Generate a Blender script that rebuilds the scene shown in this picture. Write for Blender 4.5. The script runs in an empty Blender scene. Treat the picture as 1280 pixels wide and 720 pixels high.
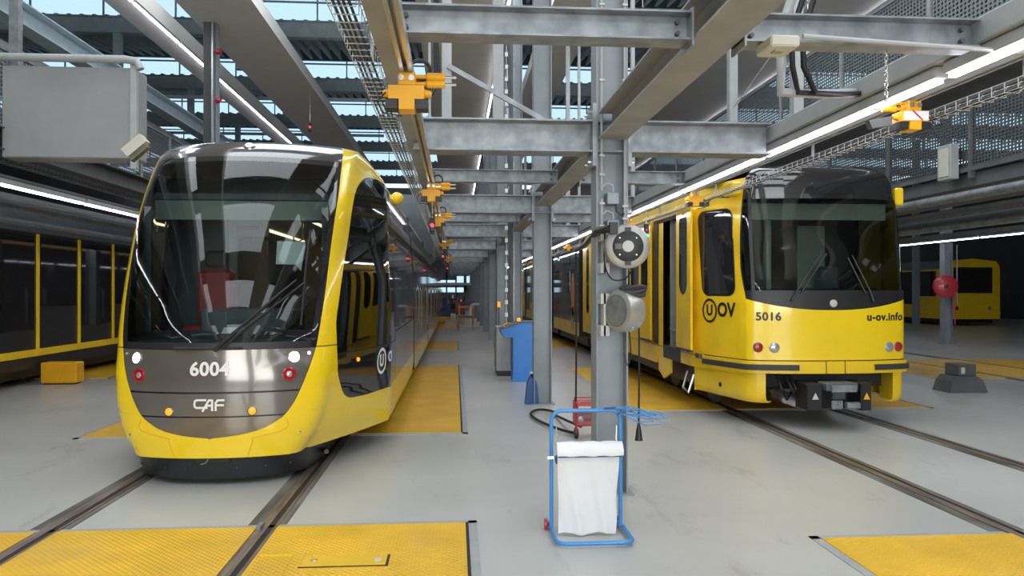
import bpy, math, random
from mathutils import Vector, Matrix
random.seed(7)
PI = math.pi
SC = bpy.context.scene
COL = SC.collection

# ------------------------------------------------------------------ camera, world, lights, exposure
cam_d = bpy.data.cameras.new('camera'); cam = bpy.data.objects.new('camera', cam_d); COL.objects.link(cam)
F_PX = 950.0
cam_d.sensor_width = 36.0; cam_d.lens = 36.0 * F_PX / 1280.0
cam_d.clip_end = 300
cam.location = (0, 0, 1.63)
cam.rotation_euler = (PI/2 + math.atan(3/F_PX), 0, -math.atan(71/F_PX))
SC.camera = cam
SC.view_settings.view_transform = 'Standard'
try: SC.view_settings.look = 'None'
except Exception: pass
SC.view_settings.gamma = 1.0
SC.view_settings.use_curve_mapping = False
SC.view_settings.exposure = 0.32
w = bpy.data.worlds.new('overcast_sky'); SC.world = w; w.use_nodes = True
bg = w.node_tree.nodes['Background']; bg.inputs[0].default_value = (0.83, 0.92, 1.0, 1); bg.inputs[1].default_value = 1.0

def area(name, loc, rot, sx, sy, power, col=(1, 1, 1)):
    l = bpy.data.lights.new(name, 'AREA'); l.shape = 'RECTANGLE'; l.size = sx; l.size_y = sy
    l.energy = power; l.color = col
    o = bpy.data.objects.new(name, l); COL.objects.link(o); o.location = loc; o.rotation_euler = rot
    return o
# added unseen area lamps under the roof to brighten the camera's end
for yy in (-8, -2.5, 3, 8.5, 14):
    area('overhead_fill', (1.2, yy, 8.75), (0, 0, 0), 17, 3.4, 600, (0.90, 0.96, 1.0))
# daylight of the glazed gates behind the camera
area('gate_daylight', (-2.0, -11.6, 2.9), (PI/2, 0, 0), 5.0, 4.2, 430, (1.0, 0.98, 0.95))
area('gate_daylight', (4.5, -11.6, 2.9), (PI/2, 0, 0), 5.0, 4.2, 430, (1.0, 0.98, 0.95))

# ------------------------------------------------------------------ materials
MATS = {}
def mat(name, col, rough=0.5, metal=0.0, noise=0.0, nscale=6.0, bump=0.0, bscale=40.0, coat=0.0, emit=None, es=0.0,
        col2=None, stretch=(1, 1, 1), spec=None, detail=4):
    m = bpy.data.materials.new(name); m.use_nodes = True; nt = m.node_tree; b = nt.nodes['Principled BSDF']
    b.inputs['Base Color'].default_value = (*col, 1); b.inputs['Roughness'].default_value = rough; b.inputs['Metallic'].default_value = metal
    if spec is not None: b.inputs['Specular IOR Level'].default_value = spec
    if coat: b.inputs['Coat Weight'].default_value = coat; b.inputs['Coat Roughness'].default_value = 0.06
    if emit: b.inputs['Emission Color'].default_value = (*emit, 1); b.inputs['Emission Strength'].default_value = es
    tc = nt.nodes.new('ShaderNodeTexCoord'); mp = nt.nodes.new('ShaderNodeMapping'); mp.inputs['Scale'].default_value = stretch
    nt.links.new(tc.outputs['Object'], mp.inputs['Vector'])
    nz = nt.nodes.new('ShaderNodeTexNoise'); nz.inputs['Scale'].default_value = nscale; nz.inputs['Detail'].default_value = detail
    nt.links.new(mp.outputs[0], nz.inputs['Vector'])
    if noise or col2:
        c2 = col2 or tuple(max(0, c*(1-noise)) for c in col)
        c1 = col if col2 else tuple(min(1, c*(1+noise*0.5)) for c in col)
        rp = nt.nodes.new('ShaderNodeValToRGB'); rp.color_ramp.elements[0].position = 0.34; rp.color_ramp.elements[1].position = 0.68
        rp.color_ramp.elements[0].color = (*c2, 1); rp.color_ramp.elements[1].color = (*c1, 1)
        nt.links.new(nz.outputs['Fac'], rp.inputs[0]); nt.links.new(rp.outputs[0], b.inputs['Base Color'])
    else:
        mr = nt.nodes.new('ShaderNodeMapRange'); mr.inputs['To Min'].default_value = max(0.02, rough*0.9); mr.inputs['To Max'].default_value = min(1, rough*1.15)
        nt.links.new(nz.outputs['Fac'], mr.inputs['Value']); nt.links.new(mr.outputs[0], b.inputs['Roughness'])
    if bump:
        n2 = nt.nodes.new('ShaderNodeTexNoise'); n2.inputs['Scale'].default_value = bscale
        nt.links.new(tc.outputs['Object'], n2.inputs['Vector'])
        bp = nt.nodes.new('ShaderNodeBump'); bp.inputs['Strength'].default_value = bump; bp.inputs['Distance'].default_value = 0.01
        nt.links.new(n2.outputs['Fac'], bp.inputs['Height']); nt.links.new(bp.outputs[0], b.inputs['Normal'])
    MATS[name] = m
    return m

def N(nt, t, **kw):
    n = nt.nodes.new(t)
    for k, v in kw.items(): setattr(n, k, v)
    return n
def math_n(nt, op, a, b=None):
    n = nt.nodes.new('ShaderNodeMath'); n.operation = op
    for i, v in enumerate((a, b)):
        if v is None: continue
        if isinstance(v, (int, float)): n.inputs[i].default_value = v
        else: nt.links.new(v, n.inputs[i])
    return n.outputs[0]

M_floor = mat('floor_epoxy', (0.50, 0.50, 0.475), 0.30, noise=0.10, nscale=0.7, bump=0.04, bscale=3.0, detail=6)
def dirty_floor():
    nt = M_floor.node_tree; b = nt.nodes['Principled BSDF']
    lk = b.inputs['Base Color'].links[0]; src = lk.from_socket
    tc = N(nt, 'ShaderNodeTexCoord'); nz = N(nt, 'ShaderNodeTexNoise'); nz.inputs['Scale'].default_value = 2.2; nz.inputs['Detail'].default_value = 8; nz.inputs['Roughness'].default_value = .7
    mp = N(nt, 'ShaderNodeMapping'); mp.inputs['Scale'].default_value = (1, .35, 1)
    nt.links.new(tc.outputs['Object'], mp.inputs[0]); nt.links.new(mp.outputs[0], nz.inputs['Vector'])
    rp = N(nt, 'ShaderNodeValToRGB'); rp.color_ramp.elements[0].position = .57; rp.color_ramp.elements[1].position = .74
    rp.color_ramp.elements[0].color = (0, 0, 0, 1); rp.color_ramp.elements[1].color = (.6, .6, .6, 1)
    nt.links.new(nz.outputs['Fac'], rp.inputs[0])
    mx = N(nt, 'ShaderNodeMixRGB'); mx.inputs[2].default_value = (.20, .17, .13, 1)
    nt.links.new(rp.outputs[0], mx.inputs[0]); nt.links.new(src, mx.inputs[1]); nt.links.new(mx.outputs[0], b.inputs['Base Color'])
dirty_floor()
M_galv = mat('galvanised_steel', (0.37, 0.40, 0.42), 0.42, 0.55, col2=(0.22, 0.24, 0.26), nscale=9, bump=0.05)
M_col = mat('grey_painted_column', (0.30, 0.335, 0.365), 0.45, 0.1, noise=0.12, nscale=3)
M_coldark = mat('dark_grey_painted_steel', (0.12, 0.13, 0.135), 0.5, 0.1, noise=0.2, nscale=3)
M_beige = mat('beige_primed_steel', (0.33, 0.335, 0.34), 0.75, 0.0, noise=0.12, nscale=4)
M_steelblue = mat('blue_grey_roof_steel', (0.50, 0.61, 0.68), 0.5, 0.0, noise=0.1)
M_deck = mat('dark_corrugated_deck', (0.36, 0.39, 0.40), 0.5, 0.1, noise=0.15)
M_baffle = mat('warm_grey_baffle_board', (0.76, 0.745, 0.72), 0.7, noise=0.04, nscale=2)
M_wall = mat('grey_wall_cladding', (0.30, 0.31, 0.32), 0.7, noise=0.1, nscale=1.5)
M_walldark = mat('dark_wall_cladding', (0.035, 0.037, 0.04), 0.7, noise=0.2, nscale=1)
M_yellow = mat('gloss_yellow_paint', (1.0, 0.69, 0.010), 0.25, coat=0.8, noise=0.03, nscale=2)
M_yellow2 = mat('worn_yellow_paint', (0.95, 0.63, 0.014), 0.32, coat=0.35, noise=0.08, nscale=3)
M_hood = mat('metallic_taupe_paint', (0.175, 0.157, 0.138), 0.16, 0.35, coat=0.9, noise=0.05)
M_roofp = mat('metallic_dark_roof_paint', (0.085, 0.08, 0.085), 0.15, 0.4, coat=0.9, noise=0.05)
M_blackgl = mat('black_side_glass', (0.018, 0.018, 0.02), 0.04, 0.0, spec=0.8)
M_greyp = mat('grey_lower_panel', (0.075, 0.07, 0.068), 0.15, 0.3, coat=0.6)
M_black = mat('black_plastic', (0.017, 0.017, 0.019), 0.42, noise=0.1)
M_skirt = mat('black_skirt_rubber', (0.022, 0.023, 0.027), 0.38, noise=0.15, nscale=5)
M_rubber = mat('dark_rubber_strip', (0.045, 0.045, 0.045), 0.6, noise=0.1)
M_rail = mat('rusty_rail_steel', (0.33, 0.26, 0.215), 0.42, 0.4, col2=(0.13, 0.095, 0.075), nscale=5, stretch=(6, .4, 1))
M_railbed = mat('oily_rail_bed', (0.24, 0.235, 0.21), 0.6, col2=(0.08, 0.072, 0.06), nscale=3, stretch=(2, .5, 1), detail=8)
M_groove = mat('black_flange_groove', (0.02, 0.018, 0.016), 0.7, noise=0.1)
M_white = mat('white_film', (0.83, 0.84, 0.85), 0.45, noise=0.03)
M_cream = mat('cream_plastic', (0.62, 0.60, 0.52), 0.45, noise=0.05)
M_blue = mat('light_blue_paint', (0.05, 0.28, 0.68), 0.3, coat=0.4, noise=0.05)
M_dblue = mat('navy_blue_plastic', (0.03, 0.10, 0.30), 0.4, noise=0.1)
M_tank = mat('cobalt_blue_plastic', (0.04, 0.26, 0.80), 0.35, noise=0.05)
M_red = mat('red_paint', (0.50, 0.025, 0.04), 0.35, coat=0.3, noise=0.08)
M_orange = mat('orange_yellow_plastic', (0.88, 0.43, 0.01), 0.4, noise=0.06)
M_alu = mat('brushed_aluminium', (0.60, 0.61, 0.60), 0.28, 0.8, noise=0.06, nscale=20, stretch=(1, 1, 8))
M_chrome = mat('bright_zinc', (0.72, 0.73, 0.74), 0.22, 0.9, noise=0.04)
M_wire = mat('matt_zinc_wire', (0.50, 0.51, 0.50), 0.5, 0.15, noise=0.06)
M_silver = mat('silver_plastic', (0.44, 0.44, 0.42), 0.3, 0.5, noise=0.06)
M_inner = mat('interior_grey_lining', (0.33, 0.34, 0.30), 0.6, noise=0.06)
M_wood = mat('brown_interior_lining', (0.22, 0.14, 0.08), 0.5, noise=0.15)
M_dash = mat('dashboard_grey', (0.075, 0.085, 0.09), 0.55, noise=0.08)
M_glow = mat('lit_tube', (1, 1, 1), 0.4, emit=(0.93, 0.90, 1.0), es=13.0)
M_glow2 = mat('lit_warm_tube', (1, 1, 1), 0.4, emit=(1.0, 0.80, 0.52), es=2.2)
M_head = mat('lit_headlamp', (1, 1, 1), 0.2, emit=(1.0, 0.99, 0.97), es=6.0)
M_lens = mat('clear_lamp_lens', (0.52, 0.53, 0.55), 0.12, 0.5, noise=0.3, nscale=30)
M_redlens = mat('red_lamp_lens', (0.42, 0.01, 0.015), 0.15, coat=0.6, noise=0.2, nscale=30)
M_redlit = mat('lit_red_lens', (0.6, 0.02, 0.03), 0.2, emit=(1, 0.03, 0.06), es=3.5)
M_greenlit = mat('lit_green_lens', (0.02, 0.6, 0.2), 0.2, emit=(0.05, 1.0, 0.35), es=4.0)
M_orlens = mat('orange_lamp_lens', (0.9, 0.30, 0.02), 0.15, emit=(1, 0.35, 0.02), es=0.8)
M_mark = mat('black_lettering', (0.015, 0.013, 0.01), 0.4, noise=0.05)
M_wmark = mat('white_lettering', (0.85, 0.85, 0.83), 0.35, noise=0.03)
M_paper = mat('white_paper', (0.75, 0.82, 0.82), 0.6, noise=0.03)
M_skin = mat('advert_orange_print', (0.62, 0.25, 0.10), 0.4, noise=0.3, nscale=6)
M_post = mat('pale_grey_post', (0.42, 0.44, 0.45), 0.5, 0.2, noise=0.08)

def m_glass(name, tint, refl_rough=0.02, gain=1.4, base=0.05, ior=1.5):
    m = bpy.data.materials.new(name); m.use_nodes = True; nt = m.node_tree
    for n in list(nt.nodes):
        if n.type == 'BSDF_PRINCIPLED': nt.nodes.remove(n)
    out = [n for n in nt.nodes if n.type == 'OUTPUT_MATERIAL'][0]
    tr = N(nt, 'ShaderNodeBsdfTransparent'); tr.inputs[0].default_value = (*tint, 1)
    gl = N(nt, 'ShaderNodeBsdfGlossy'); gl.inputs['Roughness'].default_value = refl_rough
    fr = N(nt, 'ShaderNodeFresnel'); fr.inputs[0].default_value = ior
    f2 = math_n(nt, 'ADD', math_n(nt, 'MULTIPLY', fr.outputs[0], gain), base)
    f3 = math_n(nt, 'MINIMUM', f2, 1.0)
    mx = N(nt, 'ShaderNodeMixShader'); nt.links.new(f3, mx.inputs[0]); nt.links.new(tr.outputs[0], mx.inputs[1]); nt.links.new(gl.outputs[0], mx.inputs[2])
    nt.links.new(mx.outputs[0], out.inputs[0])
    return m
M_wind = m_glass('windscreen_glass', (0.50, 0.59, 0.57), gain=1.1, base=0.0)
M_pane = m_glass('roof_glazing', (0.80, 0.92, 0.97), refl_rough=0.15, gain=1.0, base=0.0)
M_sidewin = m_glass('dark_side_window_glass', (0.20, 0.22, 0.22), gain=1.2, base=0.02)

def m_plate(name='yellow_tread_plate', col=(0.90, 0.52, 0.03), scale=22.0):
    m = mat(name, col, 0.38, 0.0, noise=0.14, nscale=2.5, coat=0.2); nt = m.node_tree; b = nt.nodes['Principled BSDF']
    tc = N(nt, 'ShaderNodeTexCoord'); sp = N(nt, 'ShaderNodeSeparateXYZ'); nt.links.new(tc.outputs['Object'], sp.inputs[0])
    u = math_n(nt, 'MULTIPLY', math_n(nt, 'ADD', sp.outputs[0], sp.outputs[1]), scale*PI)
    v = math_n(nt, 'MULTIPLY', math_n(nt, 'SUBTRACT', sp.outputs[0], sp.outputs[1]), scale*PI)
    h = math_n(nt, 'MULTIPLY', math_n(nt, 'SINE', u), math_n(nt, 'SINE', v))
    h = math_n(nt, 'POWER', math_n(nt, 'ABSOLUTE', h), 2.0)
    bp = N(nt, 'ShaderNodeBump'); bp.inputs['Strength'].default_value = 0.8; bp.inputs['Distance'].default_value = 0.006
    nt.links.new(h, bp.inputs['Height']); nt.links.new(bp.outputs[0], b.inputs['Normal'])
    return m
M_plate = m_plate()

def m_mesh(name, col, sx, sz, fill=0.45, axis=1):
    # expanded metal: real holes by pattern in the sheet
    m = mat(name, col, 0.5, 0.5); nt = m.node_tree; b = nt.nodes['Principled BSDF']
    out = [n for n in nt.nodes if n.type == 'OUTPUT_MATERIAL'][0]
    tc = N(nt, 'ShaderNodeTexCoord'); sp = N(nt, 'ShaderNodeSeparateXYZ'); nt.links.new(tc.outputs['Object'], sp.inputs[0])
    u = math_n(nt, 'SINE', math_n(nt, 'MULTIPLY', sp.outputs[axis], sx*2*PI))
    v = math_n(nt, 'SINE', math_n(nt, 'MULTIPLY', sp.outputs[2], sz*2*PI))
    hole = math_n(nt, 'GREATER_THAN', math_n(nt, 'ADD', u, v), 1-2*fill+0.35)
    tr = N(nt, 'ShaderNodeBsdfTransparent'); mx = N(nt, 'ShaderNodeMixShader')
    nt.links.new(hole, mx.inputs[0]); nt.links.new(b.outputs[0], mx.inputs[1]); nt.links.new(tr.outputs[0], mx.inputs[2])
    nt.links.new(mx.outputs[0], out.inputs[0])
    return m
M_mesh = m_mesh('expanded_metal_mesh', (0.24, 0.26, 0.27), 12, 16)
M_meshdark = m_mesh('dark_perforated_sheet', (0.11, 0.125, 0.135), 16, 22, .40)

# ------------------------------------------------------------------ mesh builder
class MB:
    def __init__(s): s.v = []; s.f = []; s.sm = []
    def add(s, vs, fs, smooth=False):
        n = len(s.v); s.v += [tuple(v) for v in vs]; s.f += [tuple(i+n for i in f) for f in fs]; s.sm += [smooth]*len(fs); return s
    def box(s, x0, x1, y0, y1, z0, z1):
        vs = [(x, y, z) for z in (z0, z1) for y in (y0, y1) for x in (x0, x1)]
        return s.add(vs, [(0, 2, 3, 1), (4, 5, 7, 6), (0, 1, 5, 4), (2, 6, 7, 3), (0, 4, 6, 2), (1, 3, 7, 5)])
    def cbox(s, c, d, rot=None):
        vs = [Vector((x*d[0]/2, y*d[1]/2, z*d[2]/2)) for z in (-1, 1) for y in (-1, 1) for x in (-1, 1)]
        if rot is not None: vs = [rot @ v for v in vs]
        c = Vector(c)
        return s.add([v+c for v in vs], [(0, 2, 3, 1), (4, 5, 7, 6), (0, 1, 5, 4), (2, 6, 7, 3), (0, 4, 6, 2), (1, 3, 7, 5)])
    def bevbox(s, x0, x1, y0, y1, z0, z1, r=0.01):
        # box with chamfered edges
        vs = []; idx = {}
        X = (x0, x1); Y = (y0, y1); Z = (z0, z1); sg = (1, -1)
        for i in range(2):
            for j in range(2):
                for k in range(2):
                    for a in range(3):
                        p = [X[i], Y[j], Z[k]]
                        for b_ in range(3):
                            if b_ != a: p[b_] += r*sg[(i, j, k)[b_]]
                        idx[(i, j, k, a)] = len(vs); vs.append(p)
        fs = []
        for a in range(3):
            b_, c_ = (a+1) % 3, (a+2) % 3
            for e in range(2):
                q = []
                for (m_, n_) in ((0, 0), (1, 0), (1, 1), (0, 1)):
                    t = [0, 0, 0]; t[a] = e; t[b_] = m_; t[c_] = n_; q.append(idx[(*t, a)])
                fs.append(q if e else q[::-1])
            for m_ in range(2):
                for n_ in range(2):
                    t0 = [0, 0, 0]; t0[b_] = m_; t0[c_] = n_; t1 = t0[:]; t1[a] = 1
                    q = [idx[(*t0, b_)], idx[(*t1, b_)], idx[(*t1, c_)], idx[(*t0, c_)]]
                    fs.append(q if (m_ == n_) else q[::-1])
        for i in range(2):
            for j in range(2):
                for k in range(2):
                    fs.append([idx[(i, j, k, a)] for a in range(3)])
        return s.add(vs, fs)
    def tube(s, pts, r, n=8, closed=False, caps=True):
        pts = [Vector(p) for p in pts]; m = len(pts)
        rr = r if isinstance(r, (list, tuple)) else [r]*m
        vs = []; prev = None
        for i, p in enumerate(pts):
            if closed: d = pts[(i+1) % m]-pts[i-1]
            else: d = (pts[min(i+1, m-1)]-pts[max(i-1, 0)])
            d.normalize()
            if prev is None: a = d.orthogonal().normalized()
            else:
                a = prev-d*prev.dot(d)
                a = a.normalized() if a.length > 1e-6 else d.orthogonal().normalized()
            prev = a; b = d.cross(a)
            for k in range(n):
                t = 2*PI*k/n; vs.append(p+(a*math.cos(t)+b*math.sin(t))*rr[i])
        fs = []
        for i in range(m if closed else m-1):
            for k in range(n):
                i2 = (i+1) % m
                fs.append((i*n+k, i*n+(k+1) % n, i2*n+(k+1) % n, i2*n+k))
        if caps and not closed: fs += [tuple(range(n))[::-1], tuple((m-1)*n+k for k in range(n))]
        return s.add(vs, fs, n > 5)
    def cyl(s, a, b, r, n=16, r2=None): return s.tube([a, b], [r, r if r2 is None else r2], n)
    def lathe(s, prof, c, axis=(0, 0, 1), n=32):
        # prof: list of (radius, height along axis)
        ax = Vector(axis).normalized(); u = ax.orthogonal().normalized(); v = ax.cross(u); c = Vector(c)
        vs = []
        for r, h in prof:
            for k in range(n):
                t = 2*PI*k/n; vs.append(c+ax*h+(u*math.cos(t)+v*math.sin(t))*max(r, 1e-4))
        fs = [(i*n+k, i*n+(k+1) % n, (i+1)*n+(k+1) % n, (i+1)*n+k) for i in range(len(prof)-1) for k in range(n)]
        fs += [tuple(range(n))[::-1], tuple((len(prof)-1)*n+k for k in range(n))]
        return s.add(vs, fs, True)
    def prism(s, poly, d):
        # poly: planar 3d points; d: extrusion vector
        n = len(poly); d = Vector(d); p = [Vector(q) for q in poly]
        return s.add(p+[q+d for q in p], [tuple(range(n)), tuple(n+i for i in range(n))[::-1]]+[(i, n+i, n+(i+1) % n, (i+1) % n)[::1] for i in range(n)])
    def grid(s, rows, smooth=True, flip=False):
        n = len(rows[0]); vs = [p for r in rows for p in r]; fs = []
        for i in range(len(rows)-1):
            for k in range(n-1):
                q = (i*n+k, i*n+k+1, (i+1)*n+k+1, (i+1)*n+k); fs.append(q[::-1] if flip else q)
        return s.add(vs, fs, smooth)
    def hbeam(s, p0, p1, wid, hgt, tf=0.012, tw=0.009, axis='x', flat=False):
        # H section from p0 to p1 along axis; wid = flange width, hgt = height (z)
        x0, y0, z0 = p0; x1, y1, z1 = p1
        if axis == 'x':
            s.box(x0, x1, y0-wid/2, y0+wid/2, z0, z0+tf); s.box(x0, x1, y0-wid/2, y0+wid/2, z0+hgt-tf, z0+hgt); s.box(x0, x1, y0-tw/2, y0+tw/2, z0+tf, z0+hgt-tf)
        elif axis == 'y':
            s.box(x0-wid/2, x0+wid/2, y0, y1, z0, z0+tf); s.box(x0-wid/2, x0+wid/2, y0, y1, z0+hgt-tf, z0+hgt); s.box(x0-tw/2, x0+tw/2, y0, y1, z0+tf, z0+hgt-tf)
        else: # vertical, flanges face x
            s.box(x0-hgt/2, x0-hgt/2+tf, y0-wid/2, y0+wid/2, z0, z1); s.box(x0+hgt/2-tf, x0+hgt/2, y0-wid/2, y0+wid/2, z0, z1); s.box(x0-hgt/2+tf, x0+hgt/2-tf, y0-tw/2, y0+tw/2, z0, z1)
        return s
    def build(s, name, m, parent=None, solid=0.0):
        me = bpy.data.meshes.new(name)
        off = Vector((0, 0, 0))
        if parent is not None:
            p = parent
            while p is not None: off += p.location; p = p.parent
        me.from_pydata([tuple(Vector(v)-off) for v in s.v], [], s.f); me.update()
        me.polygons.foreach_set('use_smooth', s.sm)
        me.materials.append(m)
        o = bpy.data.objects.new(name, me); COL.objects.link(o)
        if parent is not None: o.parent = parent
        if any(s.sm) and not all(s.sm) or any(s.sm):
            try: me.set_sharp_from_angle(angle=math.radians(42))
            except Exception: pass
        if solid:
            md = o.modifiers.new('thick', 'SOLIDIFY'); md.thickness = solid; md.offset = -1
        return o

def thing(name, label, cat, loc=(0, 0, 0), group=None):
    o = bpy.data.objects.new(name, None); COL.objects.link(o); o.location = loc; o.empty_display_size = 0.1
    o['label'] = label; o['category'] = cat
    if group: o['group'] = group
    return o
def tag(o, label, cat, group=None):
    o['label'] = label; o['category'] = cat
    if group: o['group'] = group
    return o
def struct(o): o['kind'] = 'structure'; return o
def dup(root, loc, label=None, group=None):
    r = root.copy(); COL.objects.link(r); r.location = loc
    if label: r['label'] = label
    if group: r['group'] = group
    for ch in list(root.children):
        c = ch.copy(); COL.objects.link(c); c.parent = r
        for g in list(ch.children):
            d = g.copy(); COL.objects.link(d); d.parent = c
    return r
def textmesh(txt, size, extr=0.002, bold=False, space=1.0, shear=0.0):
    cu = bpy.data.curves.new('lettering', 'FONT'); cu.body = txt; cu.size = size; cu.extrude = extr; cu.align_x = 'CENTER'; cu.align_y = 'CENTER'
    cu.space_character = space; cu.shear = shear; cu.resolution_u = 4
    if bold: cu.offset = size*0.03
    o = bpy.data.objects.new('tmp', cu); COL.objects.link(o); bpy.context.view_layer.update()
    me = bpy.data.meshes.new_from_object(o.evaluated_get(bpy.context.evaluated_depsgraph_get()))
    COL.objects.unlink(o); bpy.data.objects.remove(o)
    vs = [tuple(v.co) for v in me.vertices]; fs = [tuple(p.vertices) for p in me.polygons]
    bpy.data.meshes.remove(me)
    return vs, fs
ORD = ['nearest', 'second', 'third', 'fourth', 'fifth', 'sixth', 'seventh', 'eighth', 'ninth', 'tenth', 'eleventh', 'twelfth', 'thirteenth', 'fourteenth', 'fifteenth']

# ------------------------------------------------------------------ hall shell
HX0, HX1, HY0, HY1, HZ = -24.0, 32.0, -12.0, 62.0, 8.15
struct(MB().box(HX0, HX1, HY0, HY1, -0.12, 0.0).build('floor', M_floor))
struct(MB().box(HX0-.3, HX0, HY0, HY1, 0, 9.6).build('wall_left', M_walldark))
struct(MB().box(HX1, HX1+.3, HY0, HY1, 0, 9.6).build('wall_right', M_walldark))
WINS = [(-2.3, -1.42, 1.45, 1.9), (-2.3, -1.42, 2.15, 2.5), (-1.3, -.76, 1.45, 1.9), (-1.3, -.76, 2.15, 2.5), (-.64, .0, 1.45, 1.9), (-.64, .0, 2.15, 2.5), (.13, .69, 1.45, 1.9), (.13, .69, 2.15, 3.1), (.92, 1.5, 2.15, 3.1)]
def back_wall():
    # far gable wall with window openings
    m = MB(); y0, y1 = HY1, HY1+.3
    m.box(HX0, HX1, y0, y1, 0, 1.45); m.box(HX0, HX1, y0, y1, 3.1, 9.6)
    m.box(HX0, -2.3, y0, y1, 1.45, 3.1); m.box(1.5, HX1, y0, y1, 1.45, 3.1)
    m.box(-2.3, 1.5, y0, y1, 1.9, 2.15); m.box(-2.3, .13, y0, y1, 2.5, 3.1); m.box(.69, 1.5, y0, y1, 1.45, 1.9)
    for a, c in ((-1.42, -1.3), (-.76, -.64), (.0, .13), (.69, .92)): m.box(a, c, y0, y1, 1.45, 3.1)
    return struct(m.build('wall_far', M_wall))
back_wall()
wn = 1
for (a, b, c, d) in WINS:
    o = struct(MB().box(a, b, HY1+.1, HY1+.12, c, d).build('window_%d' % wn, M_pane)); wn += 1
    MB().box(a, b, HY1+.08, HY1+.14, c, c+.03).box(a, b, HY1+.08, HY1+.14, d-.03, d).build('window_frame', M_post, o)
# wall behind the camera with two glazed gates
m = MB(); m.box(HX0, -4.6, HY0-.3, HY0, 0, 9.6).box(.6, 1.9, HY0-.3, HY0, 0, 5.1).box(7.1, HX1, HY0-.3, HY0, 0, 5.1).box(-4.6, HX1, HY0-.3, HY0, 5.1, 9.6)
struct(m.build('wall_near', M_wall))
for k, (a, b) in enumerate(((-4.6, .6), (1.9, 7.1))):
    d = struct(MB().box(a, b, HY0-.16, HY0-.14, 0, 5.1).build('door_%d' % (k+1), M_pane))
    f = MB()
    for i in range(5): x = a+(b-a)*i/4; f.box(x-.05, x+.05, HY0-.2, HY0-.1, 0, 5.1)
    for z in (.9, 2.5, 4.2): f.box(a, b, HY0-.2, HY0-.1, z-.04, z+.04)
    f.build('door_frame', M_coldark, d)

# saw-tooth roof: transverse beams, clerestory glazing above each, sloping corrugated deck
BY = [22.45+6.0*k for k in range(-5, 7)]
ZB, ZT, ZG = 8.95, 9.43, 10.14
m = MB()
for k, y in enumerate(BY[:-1]):
    y2 = BY[k+1]
    n = 160; rows0 = []; rows1 = []
    for i in range(n*4+1):
        x = HX0+(HX1-HX0)*i/(n*4); ph = i % 4; d = 0.0 if ph in (0, 1) else 0.14
        rows0.append((x, y+.1, ZT-d+.11)); rows1.append((x, y2-.02, ZG+.12-d))
    m.add(rows0+rows1, [(i, i+1, n*4+1+i+1, n*4+1+i) for i in range(n*4)])
struct(m.build('ceiling', M_deck))
for k, y in enumerate(BY[1:]):
    struct(MB().box(HX0, HX1, y-1.5, y-.06, ZG-.04, ZG+.0).build('trim_%d' % (k+50), M_walldark)); struct(MB().cyl((HX0, y-.3, ZG-.25), (HX1, y-.3, ZG-.25), .03, 6).build('trim_%d' % (k+70), M_steelblue))
struct(MB().box(HX0, HX1, HY0, BY[0]-1.2, ZG, ZG+.2).build('ceiling', M_deck))
for k, y in enumerate(BY):
    near = y < 20
    t = tag(MB().hbeam((HX0, y, ZB), (HX1, y, ZB), .28, ZT-ZB, .02, .014, 'x').build('roof_beam', M_steelblue),
        'pale blue-grey transverse steel roof beam under a strip of sky glazing, one of the row across the hall roof', 'roof beam', 'transverse roof beams') if not near else None
    if near: struct(MB().hbeam((HX0, y, ZB), (HX1, y, ZB), .28, ZT-ZB, .02, .014, 'x').build('trim_%d' % (k+20), M_steelblue))
    if k == len(BY)-1: continue
    g = struct(MB().box(HX0, HX1, y-.01, y+.01, ZT, ZG).build('window_%d' % wn, M_pane)); wn += 1
    f = MB()
    for i in range(29): x = HX0+2*i; f.box(x-.02, x+.02, y-.03, y+.03, ZT, ZG)
    f.box(HX0, HX1, y-.04, y+.04, ZG-.05, ZG+.02); f.build('window_frame', M_steelblue, g)
# diagonal wind braces and lower chords seen through the bays: purlin posts under the beams
t = thing('roof_post', 'short pale blue steel stub posts below the roof beams, left of the hall', 'roof posts', (-12, 24, 8))
for x in (-13.8, -9.6, -6.2):
    for y in BY[5:8]: MB().box(x-.1, x+.1, y-.1, y+.1, 8.0, ZB).build('stub', M_steelblue, t)
MB().box(-24, -3, 26.3, 26.4, 8.1, 8.2).build('tie_tube', M_steelblue, t); MB().box(-24, -3, 32.3, 32.4, 8.1, 8.2).build('tie_tube', M_steelblue, t)

# long warm grey ceiling baffles running the length of the hall
def baffle(x0, x1, z, label, h=.5):
    tag(MB().box(x0, x1, -11.5, 61.5, z, z+h).build('ceiling_baffle', M_baffle), label, 'ceiling baffle')
baffle(-6.62, -6.0, 7.1, 'narrow grey ceiling baffle with a light strip along it, above the left tram', .35)
baffle(-5.28, -3.83, 7.1, 'widest grey ceiling baffle at the top left, over the left tram roof', .3)
baffle(-.75, .98, 7.1, 'grey ceiling baffle over the central aisle, light strip at its right edge', .3)
baffle(1.86, 2.80, 7.1, 'grey ceiling baffle right of the central columns, between two aisle light strips', .3)
baffle(5.85, 8.12, 7.1, 'grey ceiling baffle over the right catwalk, light strip along its right edge', .3)
baffle(-11.9, -10.4, 7.1, 'grey ceiling baffle at the far left behind the hanging grey cabinet', .3)
baffle(13.0, 15.0, 7.1, 'grey ceiling baffle over the tracks at the far right', .3)

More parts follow.
